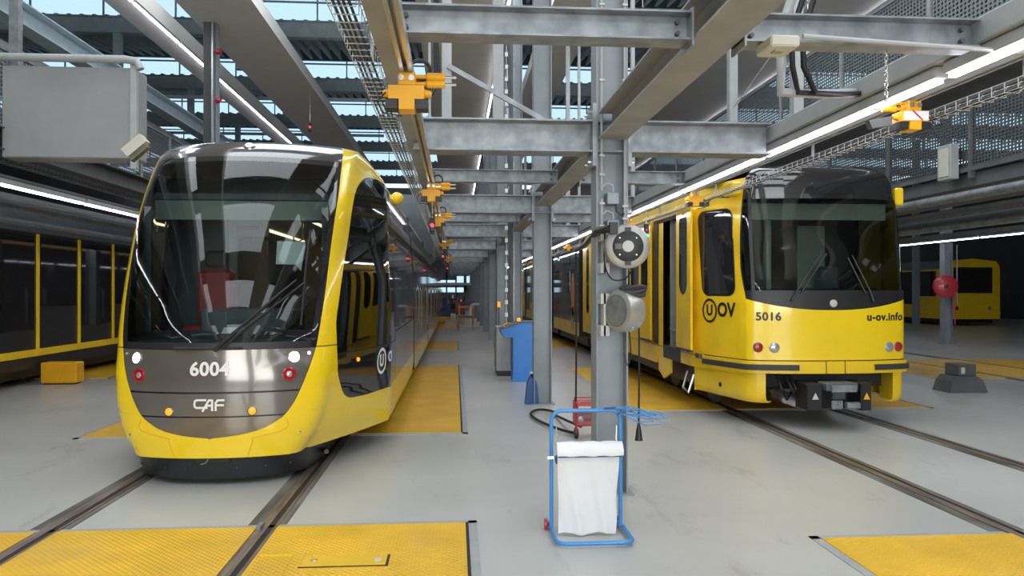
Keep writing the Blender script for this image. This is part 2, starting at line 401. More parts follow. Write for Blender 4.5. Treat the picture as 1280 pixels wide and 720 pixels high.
# ------------------------------------------------------------------ linear lights
def lamp_proto(name, label, group, L=2.34, wid=.038, hous=M_post):
    t = thing(name, label, 'strip light', (0, 0, 0), group)
    MB().bevbox(-.045, .045, -L/2, L/2, 0.012, .075, .008).build('housing', hous, t)
    MB().box(-wid/2, wid/2, -L/2+.02, L/2-.02, -.012, .0119).build('tube', M_glow, t)
    return t
def strip(x, z, ys, label, group, proto=[None]):
    if proto[0] is None:
        proto[0] = lamp_proto('strip_light', label, group); src = proto[0]; src.location = (x, ys[0], z); src['label'] = label; src['group'] = group; rest = ys[1:]
    else: rest = ys
    for y in rest: dup(proto[0], (x, y, z), label, group)
strip(2.64, 2.775, [3.91+1.2-4.8*1+2.4*k for k in range(-3, 23)], 'white strip light in the line running above the left side of the boxy right tram', 'strip lights right of the central columns')
strip(-4.97, 2.79, [2.2+2.4*k for k in range(-3, 16)], 'white strip light in the low line left of the rounded left tram', 'low strip lights on the left')
strip(-6.06, 7.06, [4+2.4*k for k in range(3, 22)], 'white strip light high on the narrow baffle at the top left', 'high strip lights top left')
strip(1.01, 7.06, [4+2.4*k for k in range(3, 22)], 'white strip light high up on the edge of the central aisle baffle', 'high strip lights over the aisle')
strip(8.18, 7.06, [4+2.4*k for k in range(3, 22)], 'white strip light high up beyond the right catwalk railing', 'high strip lights top right')
strip(13.6, 3.0, [8+2.4*k for k in range(0, 10)], 'white strip light in the low line behind the right tram at the right edge', 'low strip lights far right')
tag(MB().box(-5.02, -4.92, -4, 37, 2.866, 2.898).build('carrier_beam', M_coldark), 'thin dark carrier above the low strip lights at the left edge', 'beam')
tag(MB().box(13.52, 13.68, 7, 31, 3.076, 3.2).build('carrier_beam', M_coldark), 'dark carrier above the low strip lights behind the right tram', 'beam')

# ------------------------------------------------------------------ rails and floor plates
def rail(x, label, y1=60):
    t = thing('tram_rail', label, 'rail', (x, -6, 0))
    MB().box(x-.13, x+.13, -11, y1, 0, .004).build('rail_bed', M_railbed, t)
    MB().box(x-.045, x+.022, -11, y1, .004, .011).build('rail_head', M_rail, t)
    MB().box(x+.022, x+.062, -11, y1, .004, .006).build('groove', M_groove, t)
    MB().box(x+.062, x+.085, -11, y1, .004, .0095).build('guard_lip', M_rail, t)
rail(-2.75, 'rusty embedded rail under the left side of the rounded left tram')
rail(-1.30, 'rusty embedded rail under the right side of the rounded left tram')
rail(3.73, 'embedded rail under the left side of the boxy right tram')
rail(5.22, 'embedded rail under the right side of the boxy right tram')
rail(10.25, 'left one of the embedded rails of the empty track at the right edge')
rail(11.7, 'right one of the embedded rails of the empty track at the right edge')
rail(-9.25, 'left one of the embedded rails of the dark tram at the left edge')
rail(-7.8, 'right one of the embedded rails of the dark tram at the left edge')

def plate(x0, x1, y0, y1, tr, label):
    t = thing('floor_plate', label, 'floor plate', ((x0+x1)/2, (y0+y1)/2, 0))
    f = MB(); e = .06
    f.box(x0-e, x0, y0-e, y1+e, 0, .006).box(x1, x1+e, y0-e, y1+e, 0, .006).box(x0-e, x1+e, y1, y1+e, 0, .006).box(x0-e, x1+e, y0-e, y0, 0, .006)
    f.build('steel_frame', M_post, t)
    MB().box(x1-.018, x1+.002, y0, y1, .0, .0125).build('gap', M_groove, t)
    xs = [x0, tr-.06-.725, tr+.725-.06, x1]
    for (a, b) in ((x0, tr-.725-.052), (tr-.725+.088, tr+.725-.052), (tr+.725+.088, x1-.018)):
        MB().box(a, b, y0, y1, .0, .012).build('tread_plate', M_plate, t)
    return t
fp = plate(-4.12, .09, .8, 5.32, -2.025, 'large yellow tread plate in the left foreground with a recessed hatch')
# hatch with its parts on the foreground plate
M_hatch = mat('smooth_yellow_hatch', (0.84, 0.50, 0.03), 0.4, noise=0.08)
MB().box(-.90, -.41, 4.52, 4.70, .012, .016).build('hatch', M_hatch, fp)
MB().box(-.915, -.395, 4.512, 4.52, .012, .0165).box(-.41, -.395, 4.512, 4.70, .012, .0165).build('hatch_seam', M_groove, fp)
MB().lathe([(.02, .016), (.02, .02), (.012, .022)], (-.84, 4.62, 0), n=14).build('bolt', M_chrome, fp)
MB().box(-.48, -.44, 4.58, 4.64, .016, .018).build('tag_plate', M_cream, fp)
MB().box(-1.16, -1.02, 4.75, 5.3, .012, .015).box(-1.16, -.98, 3.9, 4.72, .012, .015).build('joint_cover', M_plate, fp)
MB().box(-1.18, -.99, 4.725, 4.745, .012, .02).build('joint_strip', M_yellow, fp)
MB().box(-1.34, -1.31, 5.24, 5.36, .012, .035).build('rail_clip', M_galv, fp)
plate(-4.12, .085, 8.72, 16.5, -2.025, 'long yellow tread plate beside the front of the left tram')
plate(-4.12, .085, 20.7, 24.65, -2.025, 'yellow tread plate in the aisle, second one beyond the left tram front')
plate(-4.12, .085, 32.3, 36.1, -2.025, 'small far yellow tread plate in the aisle near the stool')
plate(-4.12, .085, 42.0, 46.0, -2.025, 'farthest yellow tread plate by the left tram')
plate(2.39, 6.55, .8, 4.81, 4.475, 'yellow tread plate cut by the bottom right corner of the picture')
plate(2.39, 6.55, 10.12, 15.75, 4.475, 'oil-stained yellow tread plate beside the right tram door')
plate(2.39, 6.55, 21.4, 25.4, 4.475, 'far yellow tread plate behind the central columns by the right tram')
plate(8.9, 13.05, 13.4, 17.0, 10.975, 'yellow tread plate right of the boxy tram at the right edge')
plate(-10.6, -6.4, 14.6, 19.0, -8.525, 'yellow tread plate at the left edge by the dark tram')
plate(-6.2, -4.6, 8.9, 9.3, -9.0, 'sliver of yellow tread plate left of the rounded tram') if False else None

# ------------------------------------------------------------------ rounded left tram: body surface
LX, LY = -2.02, 6.44
def interp(tab, z):
    if z <= tab[0][0]: return tab[0][1]
    n = len(tab)
    for i in range(n-1):
        a, va = tab[i]; b, vb = tab[i+1]
        if z <= b:
            d = (vb-va)/(b-a)
            def slope(j):
                if j == 0 or j == n-1: return d
                d0 = (tab[j][1]-tab[j-1][1])/(tab[j][0]-tab[j-1][0]); d1 = (tab[j+1][1]-tab[j][1])/(tab[j+1][0]-tab[j][0])
                return 0.0 if d0*d1 <= 0 else 2*d0*d1/(d0+d1)
            m0, m1 = slope(i), slope(i+1); h = b-a; u = (z-a)/h
            return va*(1+2*u)*(1-u)**2+m0*h*u*(1-u)**2+vb*u*u*(3-2*u)+m1*h*u*u*(u-1)
    return tab[-1][1]
LB = [(.405, 0.0), (.43, .23), (.472, .406), (.52, .50), (.573, .576), (.684, .655), (.80, .708), (.901, .745), (1.03, .785), (1.164, .816), (1.4, .842), (1.659, .861), (2.018, .876), (2.333, .889), (2.572, .897), (2.75, .892), (2.9, .888), (2.98, .882), (3.06, .865), (3.12, .83), (3.16, .76)]
LT0 = [(0, .06), (.25, .02), (.5, 0), (.8, .003), (1.14, .03), (1.5, .125), (2.02, .335), (2.45, .57), (2.9, .94), (3.0, 1.07), (3.06, 1.2), (3.12, 1.36), (3.16, 1.6)]
LBU = [(0, .28), (.9, .29), (1.16, .33), (3.2, .33)]
LW = [(0, 1.26), (.25, 1.30), (.5, 1.325), (1.3, 1.325), (2.0, 1.295), (2.6, 1.245), (2.87, 1.20), (2.97, 1.175), (3.06, 1.14), (3.12, 1.09), (3.16, 1.0)]
LXC = [(0, .62), (.24, .70), (.42, .81), (.6, .875), (.8, .918), (1.0, .938), (1.5, .957), (3, .965), (3.2, .95)]
def zmap(z, t):
    if z <= 2.8 or t < 2.1: return z
    u = min(1, (t-2.1)/1.0); u = u*u*(3-2*u)
    return z-(z-2.8)*.5*u
LEND = 6.42
def plan(z):
    t0 = interp(LT0, z); B = interp(LBU, z); W = interp(LW, z); pts = []
    n = 40; xc = min(interp(LXC, z), W-.03); xa = min(.80, xc-.10)
    for i in range(n+1):
        x = xa*i/n; pts.append((x, t0+B*(x/.9)**2.2))
    A = pts[-1]; sl = 2.2*B/.9*(xa/.9)**1.2
    tc = A[1]+.22
    P1 = (A[0]+.095, A[1]+.095*sl)
    for i in range(1, 13):
        u = i/12; pts.append(((1-u)**2*A[0]+2*u*(1-u)*P1[0]+u*u*xc, (1-u)**2*A[1]+2*u*(1-u)*P1[1]+u*u*tc))
    te = 1.8 if z < 1.5 else max(1.8, tc+1.1)
    for i in range(1, 21):
        u = i/20; pts.append((xc+(W-xc)*(1.2*u-.2*u*u), tc+(te-tc)*u))
    for i in range(1, 13):
        u = i/12; pts.append((W, te+(LEND-te)*u))
    return pts
def arcs(pts):
    s = [0]
    for a, b in zip(pts, pts[1:]): s.append(s[-1]+((a[0]-b[0])**2+(a[1]-b[1])**2)**.5)
    return s
_pc = {}
def pa(z):
    k = round(z, 5)
    if k not in _pc: p = plan(z); _pc[k] = (p, arcs(p))
    return _pc[k]
def at_s(z, s):
    p, a = pa(z)
    if s <= 0: return p[0]
    for i in range(len(a)-1):
        if s <= a[i+1]:
            u = (s-a[i])/(a[i+1]-a[i]); return (p[i][0]+(p[i+1][0]-p[i][0])*u, p[i][1]+(p[i+1][1]-p[i][1])*u)
    return p[-1]
def s_of_x(z, x):
    p, a = pa(z)
    for i in range(len(p)-1):
        if p[i+1][0] >= x: return a[i]+(a[i+1]-a[i])*(x-p[i][0])/max(1e-9, p[i+1][0]-p[i][0])
    return a[-1]
def s_of_t(z, t):
    p, a = pa(z)
    for i in range(len(p)-1):
        if p[i+1][1] >= t: return a[i]+(a[i+1]-a[i])*(t-p[i][1])/max(1e-9, p[i+1][1]-p[i][1])
    return a[-1]
LP_Z = .24
def LS(z, s, side=1, off=0.0):
    # point on the body at height z, arc length s from the nose line
    x, t = at_s(z, s)
    if off:
        x2, t2 = at_s(z, s+.01); x1, t1 = at_s(z, max(0, s-.01))
        dx, dt = x2-x1, t2-t1; L = math.hypot(dx, dt) or 1; x += dt/L*off; t -= dx/L*off
    return (LX+side*x, LY+t, zmap(z, t))
def lrange(a, b, n): return [a+(b-a)*i/n for i in range(n+1)]
LSW = [(.598, 1.25), (.604, .92), (.65, .74), (.724, .65), (.924, .535), (1.096, .53), (1.29, .526), (1.55, .623), (2.16, .974), (2.62, 1.334), (2.80, 1.66), (2.85, 1.86), (2.875, 2.15)]
def sb(z): return s_of_x(z, interp(LB, z)) if z > .405 else 0.0
def sw(z): return s_of_t(z, interp(LSW, z))
def band(rows_z, fa, fb, n, side, off=0.0):
    return [[LS(z, fa(z)+(fb(z)-fa(z))*k/n, side, off) for k in range(n+1)] for z in rows_z]
def both(name, m, rows_z, fa, fb, n, parent, off=0.0):
    o = []
    for side in (1, -1):
        o.append(MB().grid(band(rows_z, fa, fb, n, side, off), flip=(side == -1)).build(name, m, parent))
    return o
def front(name, m, rows_z, fb, n, parent, off=0.0):
    rows = []
    for z in rows_z:
        r = [LS(z, fb(z)*k/n, -1, off) for k in range(n, 0, -1)]+[LS(z, fb(z)*k/n, 1, off) for k in range(0, n+1)]
        rows.append(r)
    return MB().grid(rows).build(name, m, parent)
lt = thing('tram', 'rounded yellow tram numbered 6004 with a big dark windscreen, in the left foreground', 'tram', (LX, LY, 0))
send = lambda z: s_of_t(z, LEND)
# dark inner shell behind the panel gaps
front('inner_shell', M_black, lrange(.42, 1.16, 14), lambda z: max(.02, sb(z)), 12, lt, -.012)
front('hood_panel', M_hood, lrange(.79, 1.135, 12), lambda z: sb(z)-.004, 20, lt)
front('middle_hood_panel', M_hood, lrange(.59, .775, 8), lambda z: sb(z)-.004, 20, lt)
front('lower_hood_panel', M_hood, [.407, .412, .42, .43, .445, .47, .5, .54, .578], lambda z: max(.01, sb(z)-.003), 20, lt)
# windscreen and its black border
ws = front('windscreen', M_wind, lrange(1.19, 2.86, 50), lambda z: sb(z)-.065, 40, lt)
for side in (1, -1): MB().grid(band(lrange(1.14, 2.90, 30), lambda z: sb(z)-.067, lambda z: sb(z), 3, side, .001), flip=side == -1).build('windscreen_border', M_blackgl, lt)
front('windscreen_border', M_black, lrange(1.14, 1.195, 3), lambda z: sb(z)-.06, 20, lt, .001)
front('windscreen_border', M_blackgl, lrange(2.85, 2.905, 3), lambda z: sb(z)-.05, 20, lt, .001)
front('roof_visor', M_roofp, lrange(2.905, 3.16, 12), lambda z: sb(z), 20, lt)
# yellow frame
both('yellow_pillar', M_yellow, lrange(.60, .64, 3)+lrange(.68, 1.1, 12)+lrange(1.15, 2.80, 26)+[2.83, 2.85, 2.862, 2.875], sb, sw, 12, lt)
both('yellow_roof_corner', M_yellow, lrange(2.875, 3.16, 12), sb, send, 90, lt)
lowz = [.24, .27, .32, .37, .40]+[.407, .412, .42, .43, .445, .46, .48, .50, .52, .54, .56, .58, .60]
both('yellow_lower_body', M_yellow, lowz, sb, send, 90, lt)
m = MB()
for side in (1, -1):
    rows = [[LS(.24, send(.24)*k/60, side) for k in range(61)], [(LX+side*.6*min(1, at_s(.24, send(.24)*k/60)[0]), LY+at_s(.24, send(.24)*k/60)[1]+.03, .235) for k in range(61)]]
    m.grid(rows, flip=side == 1)
m.build('underside', M_black, lt)
# side glazing and black side panels
s_at = lambda t: (lambda z: s_of_t(z, t))
both('side_lower_panel', M_blackgl, lrange(.60, .72, 6)+lrange(.76, 1.05, 6), sw, s_at(2.5), 26, lt)
both('cab_side_window', M_sidewin, lrange(1.06, 1.5, 6)+lrange(1.55, 2.80, 18)+[2.83, 2.85, 2.875], sw, s_at(2.48), 26, lt)
both('side_panel', M_greyp, lrange(.60, 1.15, 6), s_at(2.52), send, 30, lt)
both('side_window_band', M_blackgl, lrange(1.16, 2.80, 12), s_at(2.52), send, 30, lt)
both('roof_rail', M_yellow, lrange(2.80, 2.875, 3), s_at(2.48), send, 30, lt)
both('seam', M_black, lrange(.60, 2.875, 16), s_at(2.47), s_at(2.53), 2, lt, -.004)
both('window_seal', M_black, lrange(1.045, 1.065, 2), sw, s_at(2.5), 20, lt, -.003)
# roof skin
m = MB(); R_ = [LS(3.16, send(3.16)*k/60, 1) for k in range(61)]
rows = []
for k in range(61):
    x, y, z = R_[k]; w_ = x-LX
    rows.append([(LX+w_*(j/8*2-1), y+.0, z+.035*(1-(j/8*2-1)**2)*min(1, w_)) for j in range(9)])
m.grid(rows[1:]); m.build('roof', M_roofp, lt)
# top light on visor
def place_disc(name, m_, z, x, side, r, parent, depth=.012, off=.003, n=24, prof=None):
    s = s_of_x(z, x); p = Vector(LS(z, s, side, off)); a = Vector(LS(z, s+.01, side)); b = Vector(LS(z+.01, s, side)); p0 = Vector(LS(z, s, side))
    nrm = (a-p0).cross(b-p0).normalized()
    if nrm.y > 0: nrm = -nrm
    pr = prof or [(r, -.01), (r, depth*.5), (r*.7, depth)]
    return MB().lathe(pr, p, nrm, n).build(name, m_, parent)
for (nm, z, x, sd, r, mm_) in (('headlamp', 1.062, .648, 1, .040, M_head), ('headlamp', 1.062, .648, -1, .040, M_head), ('marker_lamp', .921, .615, 1, .045, M_redlens), ('marker_lamp', .921, .615, -1, .045, M_redlens),
                               ('small_lamp', 1.09, .757, 1, .013, M_head), ('small_lamp', 1.09, .757, -1, .013, M_lens), ('indicator', .628, .335, 1, .030, M_orlens), ('indicator', .628, .335, -1, .030, M_orlens)):
    ring = place_disc(nm, M_chrome if nm == 'headlamp' else (M_redlens if nm == 'marker_lamp' else M_hood), z, x, sd, r*1.25, lt, prof=[(r*1.28, -.01), (r*1.28, .004), (r*1.08, .008), (r*1.02, .002)])
    place_disc('lens', mm_ if nm != 'marker_lamp' else M_lens, z, x, sd, r if nm != 'marker_lamp' else r*.55, ring, depth=.012, off=.004)
vt = place_disc('top_lamp', M_chrome, 3.04, .02, 1, .06, lt, off=.01); place_disc('lens', M_head, 3.04, .02, 1, .036, vt, depth=.02, off=.022)
# lettering pressed on the body
def letter_front(txt, size, zc, xc, mat_, bold=True, name='lettering', space=1.0):
    vs, fs = textmesh(txt, size, .0015, bold, space)
    out = []
    for (u, v, wv) in vs:
        z = zc+v; x = xc+u; s = s_of_x(z, abs(x)); p = LS(z, s, 1 if x >= 0 else -1, 0.0); out.append((p[0], p[1]-.004-wv, p[2]))
    m = MB(); m.add(out, fs); return m.build(name, mat_, lt)
letter_front('6004', .155, .975, -.005, M_wmark, True, 'number_marking', 1.05)
# three-letter maker mark built of strokes
def stroke_mark():
    m = MB(); zc = .690
    def seg(pts, r=.0085):
        for (a, b), (c, d) in zip(pts, pts[1:]):
            L = math.hypot(c-a, d-b); nx, nz = -(d-b)/L*r, (c-a)/L*r; ex, ez = (c-a)/L*r*.6, (d-b)/L*r*.6
            q = [(a-ex+nx, b-ez+nz), (c+ex+nx, d+ez+nz), (c+ex-nx, d+ez-nz), (a-ex-nx, b-ez-nz)]
            vv = []
            for u, v in q:
                z = zc+v; p = LS(z, s_of_x(z, abs(u)), 1 if u >= 0 else -1, .006); vv.append(p)
            m.add(vv, [(0, 1, 2, 3)])
    seg([(-.030, .035), (-.105, .035), (-.118, .026), (-.122, .0), (-.118, -.020), (-.105, -.028), (-.02, -.028)])
    seg([(-.055, -.055), (-.005, .033), (.022, .033), (.022, -.05)]); seg([(-.02, -.010), (.022, -.010)])
    seg([(.05, -.05), (.05, .012), (.065, .033), (.115, .033)]); seg([(.05, -.008), (.11, -.008)])
    return m.build('maker_marking', M_wmark, lt)
stroke_mark()
def letter_side(txt, size, zc, sc, mat_, surf, side, sgn, parent, bold=True, name='lettering', off=.006, space=1.0):
    vs, fs = textmesh(txt, size, .001, bold, space); out = []
    for (u, v, wv) in vs: out.append(surf(zc+v, sc+sgn*u, side, off+wv))
    m = MB(); m.add(out, fs); return m.build(name, mat_, parent)
def ring_side(zc, sc, r0, r1, mat_, surf, side, parent, name='logo_ring', gap=0):
    m = MB(); n = 40; rows = [[surf(zc+r*math.sin(a), sc+r*math.cos(a), side, .006) for a in [gap+i*(2*PI-2*gap)/n for i in range(n+1)]] for r in (r0, r1)]
    m.grid(rows); return m.build(name, mat_, parent)
s0 = s_of_t(.9, 1.52)
ring_side(.90, s0, .105, .135, M_wmark, LS, 1, lt)
letter_side('U', .17, .90, s0, M_wmark, LS, 1, 1, lt, True, 'logo_letter')
letter_side('OV', .15, .92, s0+.31, M_wmark, LS, 1, 1, lt, True, 'logo_lettering')
MB().add([LS(z, s0+.26+dx+(.12 if z > .9 else 0)*0, 1, .003) for z, dx in ((.70, .0), (.70, .07), (1.14, .16), (1.14, .04))], [(0, 1, 2, 3)]).build('blue_stripe', M_dblue, lt)
o = MB().lathe([(.022, 0), (.018, .012)], LS(.97, s_of_t(.97, .93), 1, .002), (1, -.6, 0), 14).build('side_indicator', M_orlens, lt)
for side in (1, -1):
    MB().grid(band(lrange(1.138, 1.146, 1), sb, sw, 8, side, .0015), flip=side == -1).build('seam', M_black, lt)
    # curved bumper corner joint
    sj = MB(); pts = []
    for u in lrange(0, 1, 14): z = .55-.30*u; s = sb(max(z, .41))+.05+.30*math.sin(min(1, u*1.6)*PI/2)*(1 if True else 0)-.10*u; pts.append(LS(z, max(.30, s), side, .001))
    sj.tube(pts, .003, 5); sj.build('seam', M_orange, lt)
    MB().lathe([(.012, 0), (.012, .004), (.006, .005)], LS(.42, s_of_x(.42, .70), side, .001), (side*.5, -1, 0), 12).build('bolt', M_chrome, lt)
# skirt
m = MB(); sk = []
for i in range(15): x = .70*i/14; sk.append((x, .05+.28*(x/.7)**2.6))
sk += [(.735, .42), (.76, .6), (.79, .9), (.81, 1.3), (.82, 1.9)]
full = [(-x, t) for x, t in sk[::-1]][:-1]+sk
m.grid([[(LX+x*(1-.01*k), LY+t+.012*k, z) for x, t in full] for k, z in enumerate((.26, .20, .14, .09, .05))], flip=True)
m.grid([[(LX+x*.96, LY+t+.048, .05) for x, t in full], [(LX+x*.90, LY+t+.12, .06) for x, t in full]], flip=True)
m.build('skirt', M_skirt, lt)
for x in (-.66, -.55, -.40, -.22, 0.0, .20, .42, .60): t = .05+.28*(abs(x)/.7)**2.6; MB().lathe([(.010, 0), (.010, .006), (.005, .008)], (LX+x, LY+t+.018, .145), (x*.6, -1, 0), 10).build('bolt', M_rubber, lt)
MB().bevbox(LX-.13, LX+.16, LY+.035, LY+.06, .195, .245, .008).build('coupling_slot', M_groove, lt)
MB().tube([(LX-.02, LY+.03, .23), (LX-.04, LY+.02, .20), (LX-.08, LY+.03, .19)], .005, 6).build('hose', M_galv, lt)
for x in (-.78, .75):
    MB().lathe([(.02, -.03), (.33, -.02), (.35, 0), (.33, .06), (.02, .06)], (LX+x*.98, LY+2.6, .36), (1, 0, 0), 32).build('wheel', M_coldark, lt)
    MB().tube([(LX+x*1.02, LY+1.35, .10), (LX+x*1.02, LY+1.0, .10), (LX+x*1.1, LY+.75, .13)], .022, 8).build('sand_pipe', M_black, lt)
MB().box(LX-1.0, LX+1.0, LY+1.9, LY+6.3, .12, .235).build('bogie_frame', M_black, lt)
# wiper
def lsx(z, x, off): return LS(z, s_of_x(z, abs(x)), 1 if x >= 0 else -1, off)
wp = MB(); wp.tube([lsx(1.13, .03, .02), lsx(1.22, .12, .035), lsx(1.6, .50, .04), lsx(1.72, .62, .03)], [.016, .014, .010, .007], 6)
wo = wp.build('wiper_arm', M_black, lt)
MB().tube([lsx(1.15, .09, .02), lsx(1.3, .25, .03), lsx(1.55, .53, .03), lsx(1.70, .69, .02)], [.016, .012, .010, .007], 6).build('wiper_link', M_black, wo)
MB().tube([lsx(1.33, .685, .012), lsx(1.8, .69, .015), lsx(2.18, .70, .012)], .011, 6).build('blade', M_black, wo)
MB().tube([lsx(1.148, x_, .012) for x_ in lrange(-.3, .25, 10)], .014, 6).build('wiper_cover', M_black, lt)
# stickers behind the glass
MB().add([lsx(z, x, -.02) for z, x in ((1.27, .07), (1.27, .24), (1.32, .25), (1.32, .09))], [(0, 1, 2, 3)]).build('windscreen_sticker', M_paper, lt)
MB().add([lsx(z, x, -.03) for z, x in ((1.86, .46), (1.86, .62), (1.80, .67), (2.07, .68), (2.07, .45))], [(0, 1, 2, 3, 4)]).build('paper_sheet', M_paper, lt)
# cab interior
cab = MB(); cab.box(LX-.85, LX+.85, LY+.62, LY+6.3, .80, .86); cab.build('cab_floor', M_dash, lt)
d = MB(); d.prism([(LX-.82, LY+.5, .9), (LX-.82, LY+.30, 1.10), (LX-.82, LY+.40, 1.20), (LX-.82, LY+.85, 1.26), (LX-.82, LY+.95, 1.15), (LX-.82, LY+.95, .9)], (1.64, 0, 0)); d.build('dashboard', M_dash, lt)
MB().bevbox(LX-.35, LX+.42, LY+.80, LY+.92, 1.2, 1.46, .03).build('console_hood', M_dash, lt)
MB().box(LX-.80, LX+.80, LY+.95, LY+1.0, 2.30, 2.48).build('sun_blind', M_inner, lt)
MB().box(LX-.83, LX+.83, LY+1.02, LY+2.2, 2.50, 2.56).build('cab_ceiling', M_coldark, lt)
m = MB(); y_ = LY+2.1; m.box(LX-1.1, LX-.36, y_, y_+.05, .86, 2.85).box(LX+.72, LX+1.1, y_, y_+.05, .86, 2.85).box(LX-.36, LX+.72, y_, y_+.05, 2.38, 2.85); m.build('cab_partition', M_coldark, lt)
m = MB(); m.box(LX-.44, LX-.36, y_-.04, y_, .86, 2.4).box(LX-.44, LX-.02, y_-.05, y_, 2.22, 2.40); m.build('door_frame', M_inner, lt)
MB().box(LX-.36, LX-.12, y_-.055, y_-.05, 2.29, 2.34).build('frame_display', M_black, lt)
MB().box(LX-1.05, LX+1.05, LY+2.3, LY+6.3, 2.42, 2.5).build('saloon_ceiling', M_wood, lt)
MB().box(LX-.40, LX-.37, LY+2.2, LY+6.3, 2.39, 2.42).box(LX+.41, LX+.43, LY+2.2, LY+6.3, 2.39, 2.415).build('saloon_light', M_glow2, lt)
MB().box(LX-.2, LX+.30, LY+5.0, LY+5.06, .9, 2.4).box(LX-1.0, LX-.5, LY+4.0, LY+4.05, .9, 2.3).build('saloon_partition', M_wood, lt)
MB().tube([(LX+.22, LY+2.2, 2.42), (LX+.22, LY+2.2, 2.20), (LX+.27, LY+2.2, 2.17), (LX+.32, LY+2.2, 2.2), (LX+.32, LY+2.2, 2.42)], .012, 6).build('yellow_handle', M_yellow, lt)
st_ = MB(); st_.bevbox(LX-.70, LX-.28, LY+1.35, LY+1.75, 1.15, 1.27, .03); st_.bevbox(LX-.68, LX-.30, LY+1.72, LY+1.84, 1.25, 1.85, .04); st_.build('driver_seat', M_red, lt)
MB().bevbox(LX-.60, LX-.38, LY+1.74, LY+1.84, 1.87, 2.05, .03).build('headrest', M_black, lt)
MB().tube([(LX+.52+.1*math.cos(a), LY+1.0, 1.52+.07*math.sin(a)) for a in [i*2*PI/16 for i in range(16)]], .01, 6, closed=True).build('fan_guard', M_black, lt)
MB().box(LX-.82, LX-.76, LY+.75, LY+.80, 1.2, 2.4).build('inner_post', M_coldark, lt); MB().box(LX+.78, LX+.84, LY+.75, LY+.80, 1.2, 2.4).build('inner_post', M_coldark, lt)
# following modules
def section(W_, zt_):
    return [(W_, .27), (W_, .60), (W_*.998, 1.16), (W_*.985, 2.0), (W_*.95, 2.5), (W_*.905, 2.80), (W_*.885, 2.86), (W_*.86, 2.93), (W_*.78, 2.97), (0, 3.0)]
def module(y0, y1, doors, k):
    sec = section(1.325, 3.0)
    def strip_(a, b, off=0.0, ya=y0, yb=y1):
        class Two:
            def build(s_, name, mt_, par):
                for side in (1, -1): MB().grid([[(LX+side*(x+off), y, z) for x, z in sec[a:b+1]] for y in (ya, yb)], smooth=False, flip=side == 1).build(name, mt_, par)
        return Two()
    strip_(0, 1).build('yellow_sill', M_yellow, lt); strip_(1, 2).build('side_panel', M_greyp, lt); strip_(2, 5).build('side_window_band', M_blackgl, lt)
    strip_(5, 8).build('roof_rail', M_yellow, lt); strip_(8, 9).build('roof', M_roofp, lt)
    full = [(x, z) for x, z in sec]+[(-x, z) for x, z in sec[::-1]][1:]
    for y, fl in ((y0, 0), (y1, 1)):
        f = tuple(range(len(full))); MB().add([(LX+x, y, z) for x, z in full], [f if fl else f[::-1]]).build('end_wall', M_black, lt)
    for (da, db) in doors:
        for side in (1, -1):
            for yy in (da, (da+db)/2, db): MB().grid([[(LX+side*(x+.004), y, z) for x, z in sec[0:7]] for y in (yy-.018, yy+.018)], smooth=False, flip=side == 1).build('door_edge', M_black, lt)
        for side in (1, -1):
            for yy in (da+.22, db-.22): MB().tube([(LX+side*1.335, yy, .75), (LX+side*1.36, yy, .85), (LX+side*1.36, yy, 1.6), (LX+side*1.33, yy, 1.7)], .012, 6).build('door_handle', M_alu, lt)
y = LY+LEND+.28
ends = [(y, y+6.2, [(y+.6, y+1.9), (y+4.2, y+5.5)])]
for k in range(3): y2 = ends[-1][1]+.28; ends.append((y2, y2+6.2, [(y2+.6, y2+1.9), (y2+4.0, y2+5.3)]))
for k, (a, b, dd) in enumerate(ends):
    module(a, b, dd, k)
    bl = MB(); bl.box(LX-1.22, LX+1.22, a-.28, a, .35, 2.86); bl.build('bellows', M_black, lt)
    MB().box(LX-1.0, LX+1.0, a+.3, b-.3, .12, .27).build('underframe', M_black, lt)
pa_ = MB(); pa_.bevbox(LX-.8, LX+.8, LY+7.4, LY+11, 3.0, 3.12, .03); pa_.build('roof_unit', M_roofp, lt)
MB().lathe([(.01, -.09), (.06, -.07), (.085, -.02), (.085, .02), (.06, .07), (.01, .09)], (LX+1.20, 10.8, 2.93), (1, 0, 0), 20).build('round_mirror', M_yellow, lt)
MB().tube([(LX+1.1, 10.8, 2.9), (LX+1.18, 10.8, 2.93)], .02, 8).build('mirror_arm', M_black, lt)
# ------------------------------------------------------------------ boxy right tram: body surface
RX, RY = 4.475, 8.72
RT0 = [(0, 0), (1.42, 0), (2.24, .09), (2.8, .14), (3.0, .17), (3.1, .24), (3.18, .45)]
RW = [(0, 1.325), (2.75, 1.325), (2.9, 1.27), (3.0, 1.2), (3.1, 1.08), (3.18, .9)]
RF = [(0, .93), (2.3, .93), (2.8, .88), (3.0, .83), (3.18, .7)]
REND = 9.9
def rplan(z):
    t0 = interp(RT0, z); W = interp(RW, z); xa = interp(RF, z); pts = []; B = .13
    for i in range(25):
        x = xa*i/24; pts.append((x, t0+B*(x/.93)**2.4))
    A = pts[-1]; xc = min(xa+.105, W-.02); tc = A[1]+.17
    for i in range(1, 9):
        u = i/8; P1 = (A[0]+.075, A[1]+.03)
        pts.append(((1-u)**2*A[0]+2*u*(1-u)*P1[0]+u*u*xc, (1-u)**2*A[1]+2*u*(1-u)*P1[1]+u*u*tc))
    te = 1.25
    for i in range(1, 13):
        u = i/12; pts.append((xc+(W-xc)*(1.12*u-.12*u*u), tc+(te-tc)*u))
    for i in range(1, 21):
        u = i/20; pts.append((W, te+(REND-te)*u))
    return pts
_rp = {}
def rpa(z):
    k = round(z, 5)
    if k not in _rp: p = rplan(z); _rp[k] = (p, arcs(p))
    return _rp[k]
